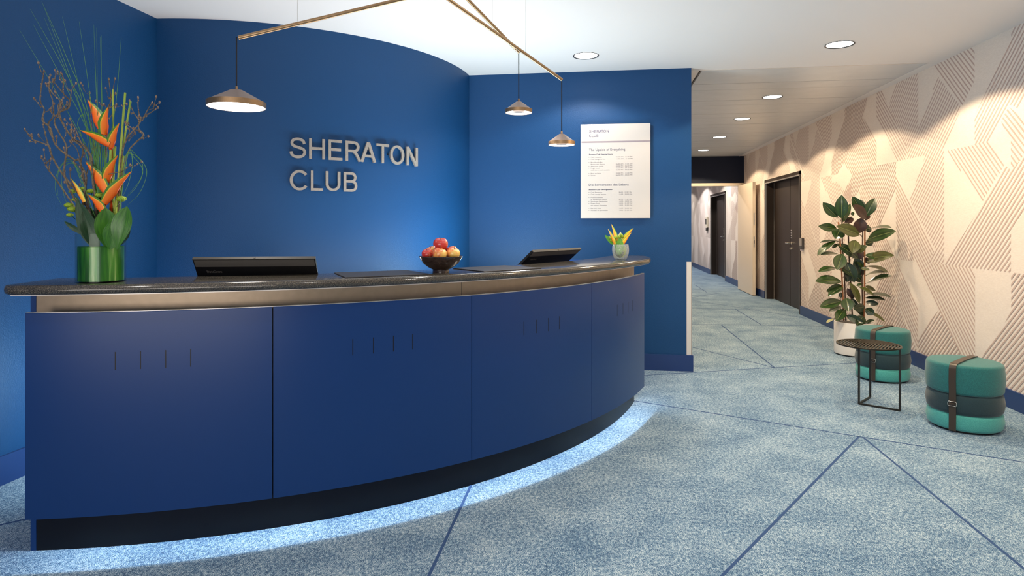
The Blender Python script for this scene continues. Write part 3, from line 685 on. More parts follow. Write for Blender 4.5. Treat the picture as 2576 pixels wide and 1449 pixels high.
_d = _n.nodes.new('ShaderNodeBsdfDiffuse'); _d.inputs[0].default_value = (.9, .88, .84, 1); _x = _n.nodes.new('ShaderNodeMixShader')
_r = ramp(M_BUBBLE, noise(M_BUBBLE, coords(M_BUBBLE), 420, 2, .6), [(.45, (.05, .05, .05)), (.62, (.34, .34, .34))])
_n.links.new(_r, _x.inputs[0]); _n.links.new(_m.outputs[0], _x.inputs[1]); _n.links.new(_d.outputs[0], _x.inputs[2]); _n.links.new(_x.outputs[0], _o.inputs[0])
def leafy(name, c1, c2, rough=.3, sc=(1, 1, 1), s=30, coat=0):
    m = noisy(name, c1, c2, s, rough, .15, .001, sc, detail=3, coat=coat); return m
M_LEAFD = leafy('dark green leaf', (.010, .045, .012), (.02, .09, .02), .3)
M_LEAFM = leafy('bright green leaf', (.05, .20, .015), (.10, .32, .02), .35)
def veined(name, c1, c2):
    m = mat(name, c1, .32); uv = N(m, 'ShaderNodeUVMap'); mp = N(m, 'ShaderNodeMapping'); mp.inputs['Scale'].default_value = (.6, 9, 1); L(m, uv.outputs[0], mp.inputs['Vector'])
    f = noise(m, mp.outputs[0], 3, 3, .7); L(m, ramp(m, f, [(.38, c1), (.62, c2)]), B(m).inputs['Base Color']); bump(m, f, .3, .002); return m
M_VEINM = veined('veined green leaf', (.012, .085, .006), (.05, .19, .012)); M_VEIND = veined('veined dark leaf', (.007, .030, .010), (.025, .075, .030))
M_STEMG = leafy('yellow green stalk', (.20, .34, .04), (.36, .44, .06), .4, (1, 1, .2), 60)
M_GRASS = mat('grass blade', (.07, .22, .05), .4)
M_BRANCH = noisy('grey brown bark', (.085, .060, .040), (.20, .155, .105), 90, .85, .5, .002)
M_BUD = noisy('pale bud', (.12, .070, .05), (.30, .22, .16), 200, .8)
M_BUTTON = noisy('lime button bloom', (.12, .25, .01), (.38, .50, .03), 260, .6, .8, .003)
M_SOIL = noisy('dark soil', (.03, .028, .03), (.06, .055, .055), 120, .9, .8, .004)

def surf_leaf(base, tip, width, side, nrm, m, name, parent, fold=.25, curl=.12, point=1.0, nu=12, nv=6, pos=.5, rib=True):
    """leaf blade from base to tip; side = unit vector across, nrm = unit normal"""
    bm = new(); uvl = bm.loops.layers.uv.new('UVMap')
    base = Vector(base); tip = Vector(tip); Lg = (tip-base)
    G = []
    for i in range(nu+1):
        t = i/nu
        w = width/2*(math.sin(PI*t**(math.log(.5)/math.log(pos)) if t > 0 else 0))**.75 if 0 < t < 1 else 0
        w = max(w, width*.012)
        c = base+Lg*t+nrm*(curl*Lg.length*math.sin(PI*t))
        row = []
        for j in range(nv+1):
            s = j/nv*2-1
            row.append(bm.verts.new(c+side*(w*s)+nrm*(abs(s)*w*fold)-nrm*(0 if j != nv//2 else width*.012)))
        G.append(row)
    for i in range(nu):
        for j in range(nv):
            f = bm.faces.new((G[i][j], G[i+1][j], G[i+1][j+1], G[i][j+1]))
            for lp, (uu, vv) in zip(f.loops, ((i, j), (i+1, j), (i+1, j+1), (i, j+1))): lp[uvl].uv = (uu/nu, vv/nv)
    me = bpy.data.meshes.new(name); bm.to_mesh(me); bm.free()
    for p in me.polygons: p.use_smooth = True
    o = obj(name, me, m, parent)
    return o
CRT = Vector((CA, SA, 0)); CFW = Vector((-SA, CA, 0)); UP = Vector((0, 0, 1))

# bract material: orange body, yellow then green lip
def bract_mat(name, body, lip, edge):
    m = mat(name, body, .38, coat=.15); uv = N(m, 'ShaderNodeUVMap'); sp = N(m, 'ShaderNodeSeparateXYZ'); L(m, uv.outputs[0], sp.inputs[0])
    nz = noise(m, coords(m), 25, 3); ma = N(m, 'ShaderNodeMath', operation='MULTIPLY_ADD'); L(m, nz, ma.inputs[0]); ma.inputs[1].default_value = .12; L(m, sp.outputs[1], ma.inputs[2])
    ma2 = N(m, 'ShaderNodeMath', operation='MULTIPLY_ADD'); L(m, sp.outputs[0], ma2.inputs[0]); ma2.inputs[1].default_value = .22; L(m, ma.outputs[0], ma2.inputs[2])
    L(m, ramp(m, ma2.outputs[0], [(.12, (body[0]*.9, body[1]*.40, body[2])), (.50, body), (.86, (body[0], body[1]*1.2, .02)), (.945, lip), (.975, edge), (1.0, edge)]), B(m).inputs['Base Color']); return m
M_BRACT = bract_mat('orange bract', (.85, .17, .010), (.80, .55, .03), (.06, .20, .02))
M_BRACTY = bract_mat('yellow bract', (.90, .42, .03), (.85, .70, .10), (.25, .40, .04))
def bract(base, tip, w, parent, m=None, up=None, d=0.0, name='bract', part_='bract'):
    """boat shaped bract: closed keel with an open upper lip, pointed tip"""
    base, tip = Vector(base), Vector(tip); Lg = tip-base; t_ = Lg.normalized()
    view = (base+tip)/2-Vector((0, 0, EYE)); view.normalize()
    upv = t_.cross(view).normalized()
    if up is not None and upv.dot(up) < 0: upv = -upv
    elif up is None and upv.z < 0: upv = -upv
    bm = new(); uvl = bm.loops.layers.uv.new('UVMap'); n, mseg = 14, 10; G = []
    for i in range(n+1):
        t = i/n; ww = w*(math.sin(PI*min(1, (t+.10)/1.10)**.85))**.8*(1-.25*t)+.0006 if t < 1 else .0005
        ww = w*((1-t)**.85)*(.45+.55*min(1, t/.35))+.0006
        c = base+Lg*t+upv*(w*.35*math.sin(PI*t)*.6+w*.25*t*t)
        row = []
        for j in range(mseg+1):
            # two sides joined by a keel: j from lip (near) round the keel to lip (far)
            a = PI*j/mseg
            row.append(bm.verts.new(c+upv*(ww*(.45-1.0*math.sin(a)**.8))+(-view)*(math.cos(a)*ww*.42)))
        G.append(row)
    for i in range(n):
        for j in range(mseg):
            f = bm.faces.new((G[i][j], G[i+1][j], G[i+1][j+1], G[i][j+1]))
            for lp, (uu, vv) in zip(f.loops, ((i, j), (i+1, j), (i+1, j+1), (i, j+1))):
                lp[uvl].uv = (uu/n, 1-math.sin(PI*vv/mseg))
    me = bpy.data.meshes.new(name); bm.to_mesh(me); bm.free()
    for p in me.polygons: p.use_smooth = True
    return obj(part_, me, m or M_BRACT, parent)

# ------------------------------------------------------------------ tall vase arrangement
VD = 2.665
vc = polar(-73.5, 3.36, ZT); vc = at_z(254, 708.5, ZT)
VD = (vc-Vector((0, 0, EYE))).dot(CFW)
ar = thing('flower_arrangement', 'tall glass cylinder of orange heliconias, bare branches and long grass on the counter', 'flowers', vc)
ar_inv = Matrix.Translation(-vc)
RV = .0895; HV = .199
def F(cx, cy, dd=0):  # reading of the arrangement -> point in the arrangement's own frame
    return at(cx/2.588, 160+cy/2.588, VD+dd)-vc
gv = obj('glass_vase', lathe(new(), [(0, 0), (RV, 0), (RV, HV), (RV-.003, HV), (RV-.003, .005), (0, .005)], n=56), M_GLASS, ar, smooth=40)
M_WRAP = mat('leaf lining in water', (.03, .12, .01), .3)
wv = coords(M_WRAP, (1, 1, .06)); nf = noise(M_WRAP, wv, 34, 3, .6)
L(M_WRAP, ramp(M_WRAP, nf, [(.38, (.006, .045, .006)), (.50, (.022, .13, .010)), (.60, (.07, .24, .015)), (.68, (.34, .42, .16))]), B(M_WRAP).inputs['Base Color'])
obj('leaf_lining', lathe(new(), [(0, .006), (RV-.008, .006), (RV-.008, HV-.055), (RV-.012, HV-.052), (0, HV-.052)], n=56), M_WRAP, ar, smooth=40)
bm = lathe(new(), [(RV-.0036, .0055), (RV-.0036, HV-.05), (0, HV-.05)], n=48)
M_WATER = M_GLASS
obj('water', bm, M_WATER, ar, smooth=40)
# cut stalks
for pts, r in (([(735, 170), (738, 480), (742, 980), (745, 1180)], .0031), ([(815, 190), (785, 560), (755, 980), (745, 1180)], .0042), ([(850, 245), (805, 520), (745, 980), (735, 1180)], .0038),
               ([(748, 540), (735, 760), (718, 980), (715, 1180)], .0052), ([(720, 560), (716, 760), (745, 980), (750, 1180)], .0045), ([(800, 600), (780, 800), (742, 980), (742, 1180)], .0052)):
    obj('stalk', tube(new(), smooth_path([F(x, y, random.uniform(-.02, .02)) for x, y in pts], 4), r, 10), M_STEMG, ar, smooth=40)
# heliconia stems and bracts
obj('bract_stem', tube(new(), [F(655, 395), F(662, 450), F(700, 520), F(722, 560), F(728, 700), F(725, 980)], [.004, .005, .006, .006, .005, .005], 8), M_BRACT, ar, smooth=True)
obj('bract_stem', tube(new(), [F(740, 700), F(692, 770), F(672, 850), F(675, 925), F(700, 1000)], [.004, .005, .007, .007, .005], 8), M_BRACT, ar, smooth=True)
BR = [((662, 415), (543, 245), 84, 1, -.02), ((672, 460), (728, 290), 74, -1, -.03), ((712, 525), (512, 452), 66, 1, -.03), ((715, 545), (797, 395), 62, -1, -.02),
      ((690, 825), (533, 652), 80, 1, -.03), ((684, 765), (790, 610), 78, 1, -.02), ((672, 905), (880, 718), 82, 1, -.04), ((680, 965), (553, 862), 62, 1, -.035)]
for (b, t, w, s, dd) in BR:
    bract(F(*b, dd)+vc, F(*t, dd)+vc, w*1.22/2.588*VD/FPX, None).parent = ar
for o in [x for x in S.objects if x.parent == ar and x.name.startswith('bract') and not x.name.startswith('bract_stem')]: o.location = -vc
gb = bract(F(550, 900, -.03)+vc, F(450, 750, -.02)+vc, 40/2.588*VD/FPX, ar, M_BRACTY); gb.location = -vc; gb['label'] = 'slender green and yellow bract'
# leaves at the neck
V0 = -pray(254, 560).normalized()
def neck_leaf(b, t, w, m, dd=0, turn=.2, point=.45, curl=.05, fold=.2):
    p, q = F(*b, dd), F(*t, dd); ax = (q-p).normalized(); side = ax.cross(V0).normalized(); nr = side.cross(ax).normalized()
    if nr.dot(V0) < 0: nr = -nr
    side2 = (side*math.cos(turn)+nr*math.sin(turn)).normalized(); nr2 = side2.cross(ax).normalized()
    if nr2.dot(V0) < 0: nr2 = -nr2
    return surf_leaf(p, q, w/2.588*VD/FPX, side2, nr2, m, 'leaf', ar, fold, curl, nu=14, pos=point)
for b, t, w, m, dd, tn, pt in (((760, 1215), (828, 930), 118, 'M', -.055, .35, .60), ((690, 1200), (686, 938), 140, 'M', -.05, -.25, .55), ((715, 1210), (770, 1000), 120, 'M', -.06, .1, .5),
        ((640, 1215), (512, 900), 105, 'D', -.06, .25, .45), ((600, 1190), (540, 960), 90, 'D', -.065, -.3, .5), ((545, 1110), (505, 870), 45, 'D', -.03, .3, .5), ((560, 1120), (418, 1027), 32, 'D', -.04, .2, .5),
        ((790, 1180), (818, 1010), 70, 'D', .03, -.3, .5), ((590, 1160), (640, 940), 110, 'D', .03, -.2, .5), ((700, 1150), (745, 950), 100, 'D', .04, .1, .5), ((620, 1180), (600, 1000), 90, 'D', -.02, .1, .5), ((650, 1100), (560, 930), 80, 'D', .02, .1, .5)):
    neck_leaf(b, t, w, M_VEINM if m == 'M' else M_VEIND, dd, tn, pt)
# lime button blooms
for cx, cy, r, dd in ((472, 832, 22, 0), (532, 816, 22, .02), (592, 830, 24, .0), (645, 856, 24, -.02), (448, 922, 26, -.02), (470, 948, 26, -.035), (455, 985, 20, -.01), (790, 880, 30, -.02), (615, 832, 20, .02), (490, 885, 20, .01), (770, 920, 18, 0)):
    bm = new(); bmesh.ops.create_icosphere(bm, subdivisions=3, radius=1)
    R_ = r/2.588*VD/FPX*1.05
    for v_ in bm.verts:
        k = 1+.10*math.sin(v_.co.x*19)*math.sin(v_.co.y*19)+random.uniform(-.06, .06); v_.co = Vector((v_.co.x*k*R_, v_.co.y*k*R_, v_.co.z*k*R_*.6))
    o = obj('button_bloom', bm, M_BUTTON, ar, smooth=True); o.location = F(cx, cy, dd)
    st = obj('bloom_stem', tube(new(), [F(cx, cy, dd), (F(cx, cy, dd)+F(650, 1100))/2+Vector((0, 0, -.01)), F(655, 1120)], .0014, 6), M_LEAFD, ar)
# grass blades
def blade(pts, w=.0016, name='grass_blade'):
    ps = smooth_path(pts, 8); n = len(ps)
    obj(name, tube(new(), ps, [w*(1-.75*(i/(n-1))**2) for i in range(n)], 5), M_GRASS, ar, smooth=True)
def FP(px, py, dd=0): return at(px, py, VD+dd)-vc
for tx, ty, bx, by, bend in ((49, 75, 238, 420, -12), (76, 23, 232, 330, -14), (84, 62, 236, 380, -12), (105, 4, 225, 300, -10), (112, 46, 240, 400, -12), (108, 10, 250, 440, -14), (157, 42, 243, 440, -6), (199, 54, 252, 450, -4), (236, 62, 256, 460, 4), (255, 89, 258, 470, 2), (252, 92, 268, 480, 3), (305, 95, 266, 420, -10), (243, 70, 250, 455, 2)):
    dd = random.uniform(-.05, .08)
    blade([FP(258+random.uniform(-8, 8), 600, 0), FP(bx, by, dd*.3), FP((bx+tx)/2-bend*.6, (by+ty)/2, dd*.7), FP(tx, ty, dd)])
for pts in ([(770, 1000), (800, 640), (860, 590), (925, 650), (915, 750), (820, 870)], [(765, 1000), (825, 590), (890, 600), (955, 700), (910, 840), (820, 930)], [(770, 1000), (835, 580), (862, 640), (842, 760), (798, 870)],
            [(780, 980), (820, 600), (880, 620), (930, 700), (890, 800), (815, 880)], [(600, 1000), (480, 650), (400, 660), (372, 760), (378, 860)], [(620, 1000), (500, 680), (430, 640), (370, 720), (362, 830), (400, 920)], [(600, 960), (520, 700), (450, 650), (400, 720), (420, 870), (480, 1000)], [(640, 900), (530, 470), (505, 390), (540, 330), (560, 420), (600, 700)]):
    dd = random.uniform(-.05, .03); blade([F(x, y, dd) for x, y in pts], .0014)
for x0, x1 in ((610, 575), (625, 640), (650, 660), (665, 690), (600, 560), (632, 600), (645, 628), (680, 676)):
    blade([F(650, 1000, .02), F(x0, 700, .02), F(x1, 420, .03)], .0022)
# branches
def buds(pts, dens=1.0):
    bm = new()
    ps = smooth_path(pts, 4)
    for i in range(2, len(ps)):
        if random.random() < .42*dens:
            t = bmesh.new(); bmesh.ops.create_icosphere(t, subdivisions=1, radius=1); s = random.uniform(.0020, .0036)
            off = Vector((random.uniform(-1, 1), random.uniform(-.5, .5), random.uniform(-.6, 1)))*.004
            bmesh.ops.transform(t, matrix=Matrix.Translation(ps[i]+off) @ Matrix.Diagonal((s, s, s*1.5, 1)), verts=t.verts); merge(bm, t)
    t = bmesh.new(); bmesh.ops.create_icosphere(t, subdivisions=1, radius=1)
    bmesh.ops.transform(t, matrix=Matrix.Translation(ps[-1]) @ Matrix.Diagonal((.0042, .0042, .007, 1)), verts=t.verts); merge(bm, t)
    return bm
BRN = [([(600, 1150), (495, 950), (440, 860), (375, 770), (315, 690), (303, 655), (335, 620)], .0042), ([(640, 1150), (590, 1000), (545, 900), (470, 800), (400, 710), (345, 610), (320, 540), (270, 515), (215, 495), (208, 462)], .0050),
       ([(345, 610), (310, 520), (290, 430), (280, 365)], .0032), ([(640, 1100), (600, 700), (580, 580), (530, 520), (470, 480), (400, 370), (385, 320), (440, 290), (455, 240), (410, 190), (415, 110), (395, 60)], .0046),
       ([(610, 1120), (530, 660), (490, 630), (400, 570), (350, 510), (330, 420), (275, 370), (290, 300), (262, 240), (275, 130), (290, 50)], .0044), ([(350, 510), (310, 400), (350, 340), (340, 240), (320, 170), (325, 75)], .0034),
       ([(545, 1000), (420, 740), (432, 550), (385, 450), (350, 380), (372, 330), (390, 250), (350, 200), (300, 130)], .0038), ([(600, 1150), (545, 940), (558, 740), (522, 650), (540, 560), (480, 500), (455, 510)], .0044),
       ([(630, 1000), (600, 690), (595, 600), (540, 530), (490, 430), (455, 360)], .0034), ([(560, 740), (590, 640), (600, 560)], .003), ([(780, 1050), (800, 700), (840, 570), (885, 510), (935, 465), (900, 420), (915, 365), (985, 315), (1030, 285)], .0034),
       ([(770, 1000), (790, 620), (820, 500), (865, 440), (912, 375), (900, 300), (897, 220)], .0036), ([(912, 375), (865, 310), (840, 242)], .0026), ([(935, 355), (960, 300), (990, 257)], .0024), ([(680, 900), (690, 500), (700, 330), (718, 230), (712, 100)], .0034),
       ([(710, 280), (735, 190), (752, 98)], .0022), ([(640, 800), (600, 400), (585, 270), (585, 190)], .0024), ([(700, 300), (690, 275), (680, 265)], .002), ([(715, 290), (735, 275), (755, 265)], .002), ([(820, 500), (845, 440), (838, 390)], .0022),
       ([(885, 510), (930, 470), (905, 440)], .0022), ([(600, 690), (650, 600), (655, 540)], .0024), ([(700, 720), (800, 700), (850, 660)], .002), ([(410, 190), (350, 120), (345, 105)], .0026), ([(455, 240), (470, 170), (495, 128)], .002), ([(400, 370), (375, 280), (400, 240)], .0026), ([(470, 800), (458, 720), (460, 685)], .002), ([(470, 480), (455, 440), (462, 430)], .002), ([(530, 660), (500, 560), (455, 505)], .0024)]
for pts, r in BRN:
    dd = random.uniform(-.07, .07); n = len(pts); P3 = []
    if pts[0][0] in (680, 640, 710) and pts[-1][0] > 580: dd = .07
    for i, (x, y) in enumerate(pts): P3.append(F(x+random.uniform(-4, 4), y, dd*min(1, (1150-y)/500 if y < 1150 else 0)+random.uniform(-.008, .008)+(.03 if dd == .07 else 0)))
    ps = smooth_path(P3, 4); m_ = len(ps)
    obj('branch', tube(new(), ps, [r*(1-.55*i/(m_-1))*random.uniform(.88, 1.15) for i in range(m_)], 7), M_BRANCH, ar, smooth=True)
    for q in range(max(1, m_//7)):
        i0 = random.randrange(m_//4, m_-1); d0 = (ps[i0]-ps[i0-1]).normalized(); sd = d0.cross(V0)*random.choice((-1, 1)); ln = random.uniform(.015, .045)
        tw = [ps[i0], ps[i0]+(d0*.5+sd*.6)*ln*.5, ps[i0]+(d0*.9+sd*.7+Vector((0, 0, .3)))*ln]
        obj('twig', tube(new(), tw, [r*.45, r*.38, r*.3], 5), M_BRANCH, ar, smooth=True); obj('bud', buds(tw, .8), M_BUD, ar, smooth=True)
    b_ = obj('bud', buds(P3[len(P3)//3:], 1.1 if pts[-1][1] < 520 else .5), M_BUD, ar, smooth=True)

# ------------------------------------------------------------------ small glass of flowers
sc_ = at_z(1561, 653.5, ZT)
SD = (sc_-Vector((0, 0, EYE))).dot(CFW)
sm = thing('flower_glass', 'small bubbled glass with yellow orange heliconia tips on the right end of the counter', 'flowers', sc_)
def G_(x, y, dd=0): return at(1500+x/12.07, 560+y/12.07, SD+dd)-sc_
k = SD/FPX/12.07
obj('glass_tumbler', lathe(new(), [(0, 0), (150*k, 0), (195*k, 50*k), (245*k, 190*k), (257*k, 300*k), (245*k, 420*k), (235*k, 470*k), (225*k, 470*k), (236*k, 410*k), (245*k, 300*k), (233*k, 195*k), (185*k, 65*k), (0, 30*k)], n=44), M_BUBBLE, sm, smooth=True)
for b, t, w, dd, m in (((640, 640), (415, 60), 190, .02, M_BRACTY), ((590, 690), (320, 205), 150, -.01, M_BRACTY), ((800, 560), (1165, 200), 200, .01, M_BRACTY), ((760, 700), (1100, 330), 170, -.03, M_BRACTY)):
    o = bract(G_(*b, dd)+sc_, G_(*t, dd)+sc_, w*k, sm, m); o.location = -sc_
def gleaf(b, t, w, m, dd=0):
    p, q = G_(*b, dd), G_(*t, dd); ax = (q-p).normalized(); vv = -pray(1561, 620).normalized(); side = ax.cross(vv).normalized(); nr = side.cross(ax)
    if nr.dot(vv) < 0: nr = -nr
    surf_leaf(p, q, w*k, side, nr, m, 'leaf', sm, .2, .06)
gleaf((560, 700), (260, 370), 120, M_LEAFM, 0); gleaf((690, 1000), (720, 470), 260, M_LEAFM, -.03); gleaf((640, 1000), (740, 280), 200, mat('pale leaf', (.55, .62, .35), .4), .04); gleaf((720, 1060), (560, 780), 150, M_LEAFD, -.01); gleaf((800, 1050), (880, 720), 140, M_STEMG, 0)
gleaf((780, 1000), (780, 700), 110, M_BRACTY, -.01); gleaf((700, 1080), (800, 830), 150, M_LEAFD, -.02)
for x, y in ((760, 380), (700, 440), (580, 450), (790, 420), (420, 470), (450, 540)):
    bm = new(); bmesh.ops.create_icosphere(bm, subdivisions=2, radius=52*k)
    for v_ in bm.verts: v_.co *= random.uniform(.85, 1.12)
    o = obj('button_bloom', bm, M_BUTTON, sm, smooth=True); o.location = G_(x, y, .0)
    obj('bloom_stem', tube(new(), [G_(x, y), G_(700, 800)], .0015, 6), M_LEAFM, sm)

# ------------------------------------------------------------------ poufs
def cloth(name, c1, c2, s=260):
    m = noisy(name, c1, c2, s, .85, .5, .0015, (1, 1, 1), detail=2, sheen=.25); return m
M_TEAL = cloth('teal wool', (.006, .105, .110), (.012, .165, .165)); M_DTEAL = cloth('dark petrol wool', (.006, .030, .042), (.010, .042, .056)); M_TURQ = cloth('turquoise wool', (.045, .30, .28), (.075, .40, .37))
M_STRAP = mat('dark leather strap', (.045, .032, .022), .38)
def rprof(r, z0, z1, b, bulge=.006, n=5, flat=False):
    pr = [(0, z0), (r-b-.01, z0)]
    pr += [(r-b+b*math.sin(t), z0+b-b*math.cos(t)) for t in [PI/2*i/n for i in range(1, n+1)]]
    pr += [(r+bulge, (z0+z1)/2)]
    pr += [(r-b+b*math.cos(t), z1-b+b*math.sin(t)) for t in [PI/2*i/n for i in range(0, n+1)]]
    pr += [(0, z1+(0.004 if flat else 0))]; return pr
def pouf(x, y, r, label, rz, h=.44):
    t = thing('pouf', label, 'pouf', (x, y, 0), rz, group='stacked wool poufs by the striped wall')
    k = h/.44
    obj('base', lathe(new(), [(0, 0), (r-.03, 0), (r-.03, .014), (0, .014)], n=48), M_BLK, t)
    o = obj('lower_cushion', lathe(new(), rprof(r-.004, .012, .118*k, .022), n=64), M_TURQ, t, smooth=True); o['label'] = 'turquoise bottom cushion'
    o = obj('middle_cushion', lathe(new(), rprof(r-.001, .112*k, .252*k, .034), n=64), M_DTEAL, t, smooth=True); o['label'] = 'dark petrol middle cushion'
    o = obj('upper_cushion', lathe(new(), rprof(r, .245*k, .44*k, .022, flat=True), n=64), M_TEAL, t, smooth=True); o['label'] = 'teal top cushion'
    obj('piping', lathe(new(), [(r-.012+.0025*math.cos(a), .44*k-.010+.0025*math.sin(a)) for a in [2*PI*i/6 for i in range(6)]], n=64, close=True), M_TEAL, t, smooth=True)
    # strap over the top and down both sides
    path = [(-r-.010, .015), (-r-.009, .06*k), (-r-.006, .115*k), (-r-.010, .18*k), (-r-.006, .25*k), (-r-.011, .34*k), (-r-.008, .412*k), (-r-.003, .431*k), (-r+.010, .4435*k), (-r+.035, .4465*k), (0, .4505*k)]
    path = path+[(-a, z) for a, z in path[-2::-1]]
    bm = new(); R1 = []
    w = .02
    for i, (u, z) in enumerate(path):
        a_ = Vector(path[max(i-1, 0)]); b_ = Vector(path[min(i+1, len(path)-1)]); tg = (b_-a_).normalized(); nn = Vector((-tg.y, tg.x))
        q = [(0, -w, 0), (0, w, 0), (1, w, 0), (1, -w, 0)]
        R1.append([bm.verts.new((s_, u+nn.x*.003*o_, z+nn.y*.003*o_)) for o_, s_, _ in q])
    for a_, b_ in zip(R1, R1[1:]):
        for i in range(4): bm.faces.new((a_[i], a_[(i+1) % 4], b_[(i+1) % 4], b_[i]))
    bm.faces.new(R1[0]); bm.faces.new(R1[-1][::-1])
    obj('strap', bm, M_STRAP, t, smooth=40)
    zz = .19*k; yb = -r-.015
    pts = [(-.024, yb, zz-.010), (-.020, yb, zz-.014), (.020, yb, zz-.014), (.024, yb, zz-.010), (.024, yb, zz+.010), (.020, yb, zz+.014), (-.020, yb, zz+.014), (-.024, yb, zz+.010), (-.024, yb, zz-.010)]
    obj('buckle', tube(new(), pts, .0022, 8), M_STEEL, t, smooth=40)
    obj('buckle_loop', box(new(), -.016, yb-.006, zz-.005, .016, yb+.006, zz+.005, bev=.002), M_STRAP, t)
    return t
def facing(x, y, turn): return math.atan2(y, x)-PI/2+math.radians(turn)
pouf(2.426, 4.582, .216, 'teal and turquoise stacked pouf nearest the viewer, right of the side table', facing(2.426, 4.582, -16))
pouf(2.466, 5.903, .211, 'teal and turquoise stacked pouf between the planter and the side table', facing(2.466, 5.903, -19))

# ------------------------------------------------------------------ side table
tc = Vector((1.985, 4.985, 0)); TR = .215; TH = .455
tb = thing('side_table', 'round black metal side table with slotted top', 'table', tc)
A_, B_, C_ = (Vector((1.933, 5.021, 0))-tc, Vector((2.104, 5.238, 0))-tc, Vector((2.155, 4.876, 0))-tc)
B_ = A_+(B_-A_).normalized()*.26; 
def bar(bm, p, q, w=.006):
    p, q = Vector(p), Vector(q); t = (q-p).normalized(); up = Vector((0, 0, 1)) if abs(t.z) < .9 else (C_-A_).normalized(); s = t.cross(up).normalized(); up = s.cross(t)
    vs = [[bm.verts.new(c+s*w*a+up*w*b) for a, b in ((-1, -1), (1, -1), (1, 1), (-1, 1))] for c in (p, q)]
    for i in range(4): bm.faces.new((vs[0][i], vs[0][(i+1) % 4], vs[1][(i+1) % 4], vs[1][i]))
    bm.faces.new(vs[0][::-1]); bm.faces.new(vs[1]); return bm
zu = Vector((0, 0, 1))
for q in (A_, B_, C_): obj('leg', bar(new(), q+zu*.006, q+zu*(TH-.006), .0065), M_BLACK, tb)
obj('foot_bar', bar(new(), A_+zu*.0065, B_+zu*.0065), M_BLACK, tb); obj('foot_bar', bar(new(), A_+zu*.0065, C_+zu*.0065), M_BLACK, tb)
obj('top_bar', bar(new(), A_+zu*(TH-.006), B_+zu*(TH-.006)), M_BLACK, tb); obj('top_bar', bar(new(), A_+zu*(TH-.006), C_+zu*(TH-.006)), M_BLACK, tb)
M_TTOP = mat('bronze black table top', (.030, .024, .016), .3, .5)
bm = lathe(new(), [(TR, TH), (TR, TH+.009), (TR-.012, TH+.009), (TR-.012, TH)], n=72, close=True)
obj('rim', bm, M_TTOP, tb, smooth=30)
# slats in three sectors meeting at an off-centre point
def clip_seg(p, d, lo, hi, region):
    out = []; cur = None; n = 260
    for i in range(n+1):
        s = lo+(hi-lo)*i/n; q = (p[0]+d[0]*s, p[1]+d[1]*s); ok = region(q)
        if ok and cur is None: cur = s
        if not ok and cur is not None: out.append((cur, s)); cur = None
    if cur is not None: out.append((cur, hi))
    return out
hub = (-.050, .068)
def sector(q):
    if math.hypot(*q) > TR-.008: return -1
    a = math.degrees(math.atan2(q[1]-hub[1], q[0]-hub[0])) % 360
    return 0 if (a < 56 or a > 336) else (1 if a < 112 else 2)
for sct, ang in ((0, -24), (1, -68), (2, 58)):
    d = (math.cos(math.radians(ang)), math.sin(math.radians(ang))); n = (-d[1], d[0])
    for i in range(-22, 23):
        c = i*.0205; p = (n[0]*c, n[1]*c)
        for s0, s1 in clip_seg(p, d, -TR, TR, lambda q: sector(q) == sct):
            if s1-s0 < .012: continue
            a = Vector((p[0]+d[0]*s0, p[1]+d[1]*s0, TH+.0045)); b = Vector((p[0]+d[0]*s1, p[1]+d[1]*s1, TH+.0045)); s = Vector((n[0], n[1], 0))
            bm = new(); vs = [[bm.verts.new(e+s*w_+Vector((0, 0, z_))) for w_, z_ in ((-.0052, -.0035), (.0052, -.0035), (.0052, .0035), (-.0052, .0035))] for e in (a, b)]
            for i_ in range(4): bm.faces.new((vs[0][i_], vs[0][(i_+1) % 4], vs[1][(i_+1) % 4], vs[1][i_]))
            bm.faces.new(vs[0][::-1]); bm.faces.new(vs[1]); obj('slat', bm, M_TTOP, tb)
bm = new()
for a in (56, 112, 336):
    ar_ = math.radians(a); e = Vector((hub[0], hub[1], TH+.0045)); s0 = 0
    while math.hypot(hub[0]+math.cos(ar_)*s0, hub[1]+math.sin(ar_)*s0) < TR-.006: s0 += .002
    bar(bm, e, e+Vector((math.cos(ar_), math.sin(ar_), 0))*s0, .004)
obj('spine', bm, M_TTOP, tb)

